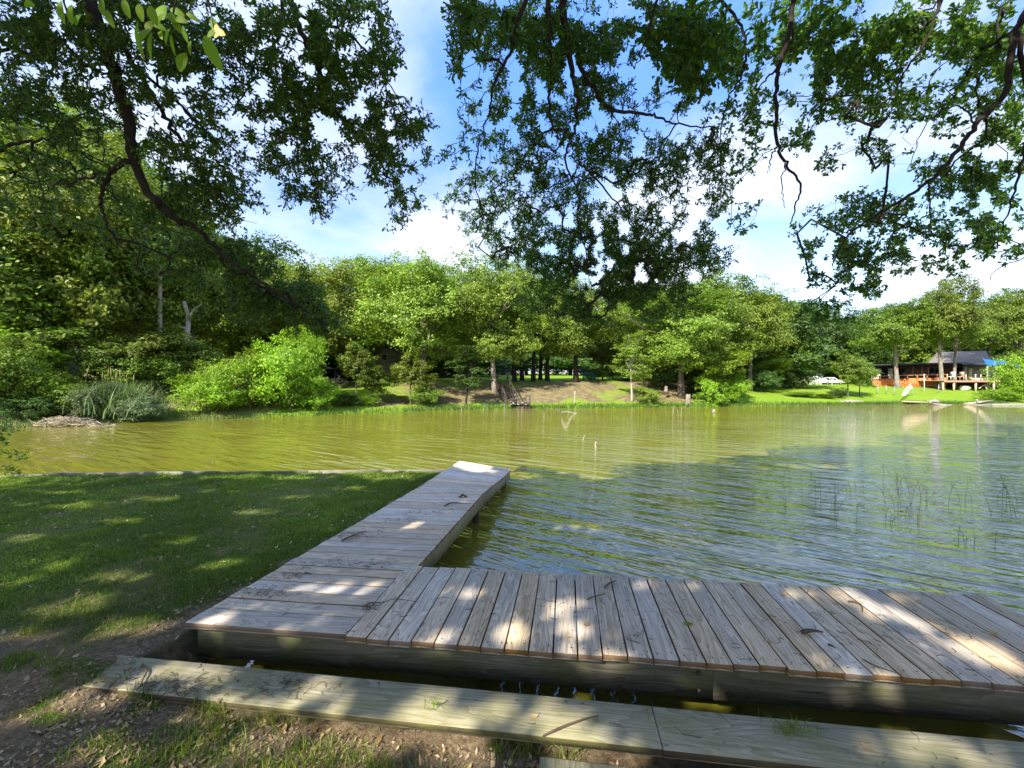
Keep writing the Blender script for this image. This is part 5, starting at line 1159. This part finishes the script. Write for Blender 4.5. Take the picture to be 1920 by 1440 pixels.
    E = E[E[:, 2] > 2.6]
    V, Q = leafcards(E, unit(len(E))*.6+np.array([SX*-.3, SY*-.3, .8]), rng.uniform(.14, .24, len(E)), .65)
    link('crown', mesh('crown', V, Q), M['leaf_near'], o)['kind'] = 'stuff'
    return o
DS = .78
WP = lambda a, b, c: W(a, b, c*DS)
# left tree
near_tree('overhanging_oak', 'big shady tree whose dark boughs fill the top left over the lawn', [(-6.5, -3.2, -.3), (-6.4, -3.1, 1.6), (-6.1, -2.8, 3.8), (-5.6, -2.4, 5.6)],
    [([(-5.9, -2.6, 4.6), (-4.8, -.6, 5.2), (-3.9, 1.6, 5.15), WP(140, -60, 3.5)], .14, .075), ([(-5.8, -2.5, 5.0), (-4.0, 0, 6.0), WP(190, -40, 4.0)], .10, .04),
     ([(-5.7, -2.5, 5.2), (-3, .5, 6.4), WP(540, -30, 4.0)], .11, .04), ([(-6.1, -2.8, 3.8), (-8, 1, 4.4), (-9, 4.5, 3.4), (-9.6, 6.6, 2.3)], .12, .04), ([(-5.6, -2.4, 5.6), (-7, -4, 7)], .1, .03), ([(-5.6, -2.4, 5.6), (-9, -2, 7.5)], .1, .03)],
    [([(140, -60, 3.5), (190, 60, 3.5), (222, 160, 3.6), (240, 240, 3.7), (250, 300, 3.8), (285, 370, 3.9), (330, 410, 4.0), (370, 430, 4.1), (420, 480, 4.3), (480, 522, 4.5), (545, 565, 4.7), (600, 600, 4.9)], .056, .008),
     ([(246, 303, 3.8), (207, 320, 3.8), (195, 350, 3.85), (192, 390, 3.9), (210, 440, 4.0), (240, 480, 4.1)], .026, .006), ([(205, 321, 3.8), (175, 330, 3.8), (140, 340, 3.8), (90, 352, 3.8)], .014, .005),
     ([(190, -40, 4.0), (215, 60, 3.9), (270, 150, 3.9), (310, 220, 3.95), (350, 280, 4.0), (390, 345, 4.05), (440, 400, 4.1)], .03, .006), ([(255, 130, 3.9), (330, 190, 4), (400, 260, 4), (430, 300, 4)], .016, .004),
     ([(540, -30, 4.0), (525, 50, 3.9), (500, 120, 3.9), (470, 150, 3.9), (440, 200, 4.0)], .020, .005), ([(540, -30, 4.0), (560, 50, 3.9), (590, 110, 3.9), (610, 180, 4.0), (660, 240, 4.1), (710, 300, 4.2), (740, 350, 4.3), (760, 390, 4.4)], .030, .005),
     ([(600, 160, 4.0), (575, 230, 4.1), (585, 320, 4.2), (600, 380, 4.3)], .012, .003), ([(545, 20, 3.9), (640, 60, 3.9), (700, 110, 4), (760, 210, 4.1)], .016, .004), ([(-40, 300, 4.2), (30, 270, 4.2), (80, 262, 4.2), (140, 245, 4.2)], .02, .006),
     ([(-40, 250, 4.2), (-10, 120, 4.0), (40, 60, 3.9), (60, 20, 3.8)], .022, .008)],
    [(60, 50, 130, 90, .8), (250, 40, 150, 80, .9), (50, 190, 110, 90, .6), (330, 130, 110, 100, .75), (160, 180, 110, 100, .55), (130, 290, 120, 60, .4), (90, 380, 120, 80, .4), (310, 250, 90, 80, .7), (380, 330, 90, 60, .9), (440, 380, 60, 50, .8),
     (430, 230, 60, 70, .9), (330, 390, 110, 60, .9), (420, 500, 90, 60, 1.6), (520, 560, 100, 60, 2.0), (330, 480, 90, 50, .9), (600, 600, 60, 36, 1.4), (230, 420, 100, 60, .3),
     (460, 60, 70, 70, .8), (590, 50, 110, 70, .8), (690, 30, 45, 40, .6), (540, 170, 80, 90, 1.0), (620, 130, 80, 70, 1.0), (700, 100, 60, 60, .8), (650, 220, 70, 60, 1.0), (720, 230, 60, 55, 1.0), (775, 235, 45, 40, .9), (550, 280, 50, 55, 1.0),
     (600, 350, 38, 62, 1.0), (660, 320, 40, 50, .35), (720, 300, 45, 50, 1.0), (765, 355, 40, 60, 1.1), (790, 290, 30, 40, .9), (500, 300, 50, 50, .6), (560, 360, 40, 40, .6), (590, 240, 50, 50, .8), (740, 410, 25, 22, .7)],
    [(-5.5, -2.5, 6.4, 4.5, 4.5, 1.6, 17000), (-9, 0.5, 5.6, 4, 5.5, 1.6, 16000), (-2.5, -2.5, 6.8, 4, 3.5, 1.4, 13000), (-11, -4, 7, 4, 4, 2, 8000), (-5.4, 1.0, 6.2, 2.2, 1.8, 1, 5000)], n_big=60, seed=11, leafscale=.80, dmul=1.2, wf=.38)  # last canopy clump is added out of view to shade the left foliage
DS = .74
near_tree('overhanging_elm', 'leafy tree hanging down in the top centre over the pond', [(-1.2, -4.6, -.3), (-1.2, -4.5, 1.8), (-1.0, -4.2, 4.0), (-.6, -3.6, 6.2)],
    [([(-.8, -4.0, 5.0), (0, -1.0, 6.6), (.2, 2.0, 6.3), WP(990, -20, 4.3)], .10, .03), ([(-.6, -3.6, 6.2), (.3, -1, 7.2), WP(1022, -20, 4.4)], .09, .03), ([(-.6, -3.6, 6.2), (.8, .5, 7.1), WP(1055, -20, 4.5)], .12, .05), ([(-.6, -3.6, 6.2), (2.4, 0, 7.0), WP(1240, -30, 4.2)], .1, .03)],
    [([(990, -20, 4.3), (965, 60, 4.4), (958, 95, 4.4), (925, 160, 4.5), (920, 200, 4.6), (900, 262, 4.7)], .026, .006), ([(1022, -20, 4.4), (1031, 60, 4.5), (1033, 130, 4.6), (1030, 180, 4.7), (1035, 240, 4.8), (1060, 240, 4.8)], .022, .012),
     ([(1055, -20, 4.5), (1062, 60, 4.6), (1072, 130, 4.7), (1084, 195, 4.8)], .046, .022), ([(1084, 115, 4.7), (1112, 165, 4.75), (1148, 205, 4.8), (1200, 212, 4.8), (1230, 218, 4.9), (1268, 232, 5), (1340, 238, 5)], .026, .007),
     ([(1084, 195, 4.8), (1075, 250, 5), (1060, 300, 5.1), (1085, 360, 5.3), (1084, 415, 5.5)], .02, .006), ([(1035, 240, 4.8), (1012, 262, 4.9), (1008, 300, 5), (1030, 360, 5.3)], .014, .004), ([(1084, 300, 5.1), (1130, 350, 5.3), (1190, 430, 5.6), (1210, 510, 6)], .014, .004),
     ([(1268, 232, 5.0), (1225, 300, 5.2), (1220, 360, 5.4)], .01, .003), ([(900, 262, 4.7), (890, 330, 5), (905, 400, 5.2), (940, 470, 5.6)], .010, .003), ([(1240, -30, 4.2), (1215, 60, 4.3), (1190, 130, 4.5)], .016, .005), ([(1084, 415, 5.5), (1100, 480, 5.9), (1110, 560, 6.3)], .012, .004)],
    [(885, 20, 50, 35, .9), (872, 110, 34, 70, .9), (940, 60, 70, 70, .8), (1010, 80, 80, 90, 1.0), (1000, 190, 90, 80, .9), (925, 210, 60, 60, .7), (880, 290, 45, 50, .5), (1000, 300, 100, 70, .9), (1120, 230, 70, 90, 1.2), (1090, 90, 80, 90, 1.1),
     (1150, 110, 50, 80, .8), (1190, 40, 60, 50, .6), (1050, 390, 110, 80, .9), (900, 375, 75, 55, .9), (960, 440, 80, 60, .9), (1080, 490, 130, 60, 1.2), (1200, 410, 110, 90, 1.0), (1250, 300, 80, 60, 1.0), (1140, 330, 80, 70, .9), (1230, 500, 110, 50, 1.1), (1310, 470, 70, 50, 1.0),
     (1330, 380, 60, 60, .6), (1330, 285, 50, 55, .9), (1100, 565, 130, 55, 2.0), (1210, 560, 100, 50, 1.7), (1010, 500, 60, 40, .8), (1160, 470, 120, 70, .8), (1255, 190, 50, 30, .5)],
    [(-.5, -2.0, 7.2, 4.0, 3.6, 1.6, 15000), (1.5, 0.2, 7.6, 3.2, 2.6, 1.3, 8000), (-3.5, -6, 8, 4, 3, 2, 7000)], n_big=60, seed=12, leafscale=.92, dmul=1.35, wf=.34)
DS = 1.0
near_tree('overhanging_oak', 'dark large-leaved tree whose boughs fill the top right over the water', [(6.8, -2.6, -.4), (6.7, -2.5, 1.6), (6.4, -2.0, 4.0), (6.0, -1.4, 6.4)],
    [([(6.1, -1.6, 5.6), (4.2, 1.2, 6.2), (3.1, 2.6, 5.8), WP(1490, -20, 4.2)], .10, .04), ([(6.4, -2.0, 4.4), (6.2, .8, 5.4), (5.2, 3.2, 5.6), WP(1960, -40, 4.3)], .12, .06), ([(6.0, -1.4, 6.4), (3.4, 1, 6.6), WP(1330, -30, 4.1)], .08, .03), ([(6.0, -1.4, 6.4), (5.2, 1.8, 6.6), WP(1770, -20, 4.4)], .08, .03)],
    [([(1490, -20, 4.2), (1480, 60, 4.2), (1460, 130, 4.25), (1455, 190, 4.3), (1458, 270, 4.4), (1475, 310, 4.5), (1501, 345, 4.6), (1495, 375, 4.65), (1482, 418, 4.7)], .026, .006), ([(1462, 125, 4.25), (1430, 155, 4.3), (1410, 185, 4.35)], .012, .004), ([(1458, 270, 4.4), (1445, 300, 4.45), (1440, 325, 4.5)], .010, .003),
     ([(1472, 305, 4.5), (1466, 350, 4.6), (1472, 390, 4.7)], .007, .003), ([(1960, -40, 4.3), (1905, 60, 4.3), (1885, 170, 4.4), (1830, 235, 4.5), (1790, 290, 4.6), (1740, 340, 4.7), (1690, 375, 4.8), (1640, 405, 5.0), (1590, 440, 5.2), (1560, 500, 5.4)], .034, .007),
     ([(1770, -20, 4.4), (1740, 70, 4.4), (1700, 130, 4.5), (1655, 195, 4.6), (1570, 202, 4.7)], .016, .004), ([(1830, 235, 4.5), (1800, 200, 4.5), (1740, 230, 4.5), (1700, 320, 4.6)], .010, .003), ([(1905, 60, 4.3), (1930, 200, 4.4), (1910, 330, 4.5), (1880, 430, 4.6)], .024, .006),
     ([(1330, -30, 4.1), (1390, 50, 4.1), (1395, 130, 4.1), (1360, 200, 4.2), (1345, 300, 4.3)], .016, .004), ([(1740, 340, 4.7), (1745, 420, 4.9), (1720, 470, 5.1)], .009, .003), ([(1930, 480, 4.6), (1870, 505, 4.6), (1850, 530, 4.7)], .006, .002), ([(1690, 375, 4.8), (1650, 440, 5), (1610, 520, 5.3)], .008, .003), ([(1600, 500, 5.3), (1540, 560, 5.6), (1500, 600, 5.9)], .007, .003)],
    [(1240, 50, 70, 60, .8), (1310, 80, 80, 80, 1.0), (1380, 90, 90, 80, 1.1), (1290, 150, 55, 50, .7), (1450, 70, 70, 70, 1.0), (1400, 200, 80, 50, 1.2), (1560, 60, 120, 75, 1.1), (1600, 130, 90, 60, 1.1), (1550, 190, 70, 50, .8), (1660, 70, 80, 60, .9), (1740, 50, 110, 60, .8),
     (1850, 80, 90, 100, 1.0), (1885, 260, 60, 110, 1.5), (1840, 340, 80, 80, 1.4), (1760, 330, 50, 40, .8), (1640, 390, 80, 38, 1.2), (1560, 430, 75, 45, 1.1), (1600, 490, 80, 45, 1.2), (1620, 540, 45, 30, 1.1), (1720, 430, 90, 50, .9), (1850, 440, 80, 55, 1.4), (1700, 480, 50, 35, .9),
     (1545, 590, 60, 30, 1.0), (1380, 370, 42, 70, 1.0), (1400, 290, 40, 60, .8), (1500, 260, 40, 30, .8), (1560, 300, 30, 30, .5), (1640, 260, 50, 35, .4), (1690, 200, 60, 50, .6), (1780, 190, 70, 60, .6), (1540, 480, 40, 60, .9), (1780, 500, 40, 25, .5), (1620, 200, 50, 40, .6), (1670,290,50,30,.4)],
    [(6.0, -1.4, 7.4, 4.2, 4.0, 2.0, 15000), (9.5, 1.0, 9, 4.5, 5.0, 2.6, 17000), (3.5, -3, 7.5, 4, 3, 1.6, 10000), (12, -3, 11, 6, 6, 4, 26000), (16, 3, 10, 5, 6, 3.6, 16000)], leafscale=1.38, n_big=180, seed=13, dmul=.95, wf=.46)
rng = np.random.default_rng(21)
# spray of large bright leaves close to the lens at the top left
sp_ = wthing('leafy_spray', 'spray of large bright backlit leaves at the top left, close to the viewer', 'branch', tuple(W(330, -60, 1.9)))
MB().tube(catmull([W(300, -90, 1.9), W(330, -20, 1.9), W(325, 25, 1.9), W(330, 60, 1.9)], 4), .004, 5).build('stem', M['bark'], sp_)
MB().tube(catmull([W(150, -60, 1.9), W(120, -10, 1.9), W(125, 20, 1.9)], 4), .004, 5).build('stem', M['bark'], sp_)
MB().tube(catmull([W(370, -60, 1.9), W(392, 10, 1.9), W(402, 55, 1.9)], 4), .003, 5).build('stem', M['bark'], sp_)
for px, py, l, an, op in [(262, 20, 20, 100, .6), (285, 25, 22, 80, .6), (302, 18, 26, 75, .65), (280, 45, 22, 95, .6), (295, 45, 20, 20, .5), (330, 20, 20, 10, .5), (270, 60, 26, 100, .5), (256, 62, 36, 100, .16), (262, 82, 32, 95, .2), (280, 82, 34, 110, .2), (340, 112, 26, 110, .65),
                          (330, 45, 24, 50, .4), (312, 65, 22, 120, .25), (322, 80, 24, 95, .22), (345, 60, 22, 75, .3), (355, 85, 26, 80, .2), (395, 92, 44, 65, .4), (203, 30, 28, 60, .35), (130, 20, 34, 75, .3), (112, 15, 40, 70, .25), (235, 12, 22, 80, .5), (300, 32, 18, 150, .4),
                          (320, 30, 20, 40, .5), (338, 35, 20, 10, .5), (52, 6, 18, 0, .6), (360, 30, 18, 20, .4), (300, 62, 20, 60, .35), (145, 30, 30, 80, .35), (190, 10, 24, 80, .4)]:
    a = R(an); D = 1.9+rng.normal(0, .06); c = W(px, py, D); s_ = l*2.0/F*D*.62; d_ = np.array([math.cos(a), rng.normal(0, .3), -math.sin(a)]); d_ /= np.linalg.norm(d_)
    pr = np.cross(d_, [0, 1, 0]); pr /= np.linalg.norm(pr); V = []; nL = 6
    for i_ in range(nL+1):
        f = i_/nL; w_ = op*.55*math.sin(math.pi*min(f*.93+.03, 1))**.75; cen = c+d_*s_*(f-.5)+np.array([0, .12*s_*(f-.5)**2*4, -.12*s_*f*f])
        V += [cen-pr*s_*w_, cen+np.array([0, .06*s_, 0])*w_*2, cen+pr*s_*w_]
    Q = [(i_*3+j, i_*3+j+1, i_*3+j+4, i_*3+j+3) for i_ in range(nL) for j in range(2)]
    MB().add(V, Q).build('leaf', M['leaf_big'], sp_, True)
for px, py, l, an in ((405, 58, 22, 100), (412, 60, 20, 30), (400, 45, 22, 80), (396, 62, 18, 140)):
    a = R(an); D = 1.9; c = W(px, py, D); s_ = l/F*D*1.1; d_ = np.array([math.cos(a), .1, -math.sin(a)]); pr = np.cross(d_, [0, 1, 0])
    V = []; 
    for i_ in range(6):
        f = i_/5; w_ = .28*math.sin(math.pi*min(f*.93+.03, 1))**.75; cen = c+d_*s_*(f-.5); V += [cen-pr*s_*w_, cen+pr*s_*w_]
    MB().add(V, [(i_*2, i_*2+1, i_*2+3, i_*2+2) for i_ in range(5)]).build('leaf', M['leaf_yellow'] if px > 400 else M['leaf_big'], sp_, True)
# low leafy bough reaching in at the left edge over the water
bo_ = wthing('low_bough', 'low leafy bough reaching in from the left edge over the lawn edging', 'branch', tuple(W(-120, 900, 7.4)))
E = []; nd = []
for pts in ([(-140, 800, 7.3), (-60, 830, 7.3), (0, 845, 7.2), (45, 858, 7.2)], [(-100, 815, 7.3), (-40, 870, 7.3), (10, 880, 7.2), (35, 884, 7.2)], [(-80, 800, 7.3), (-20, 805, 7.2), (30, 806, 7.2)], [(-60, 830, 7.3), (-10, 825, 7.2), (15, 830, 7.2)]):
    P = catmull([W(*q) for q in pts], 5); MB().tube(P, np.linspace(.014, .003, len(P)), 5).build('twig', M['bark'], bo_); nd.append(P)
nd = np.vstack(nd); ci = rng.integers(0, len(nd), 420); Pp = nd[ci]+rng.normal(0, .045, (420, 3)); V, Q = leafcards(Pp, unit(420)*.7+np.array([0, 0, .8]), rng.uniform(.05, .10, 420), .5)
link('foliage', mesh('foliage', V, Q), M['leaf_near'], bo_)['kind'] = 'stuff'
for o in bpy.data.objects:
    if '_w' in o: del o['_w']
print('objects', len(bpy.data.objects))
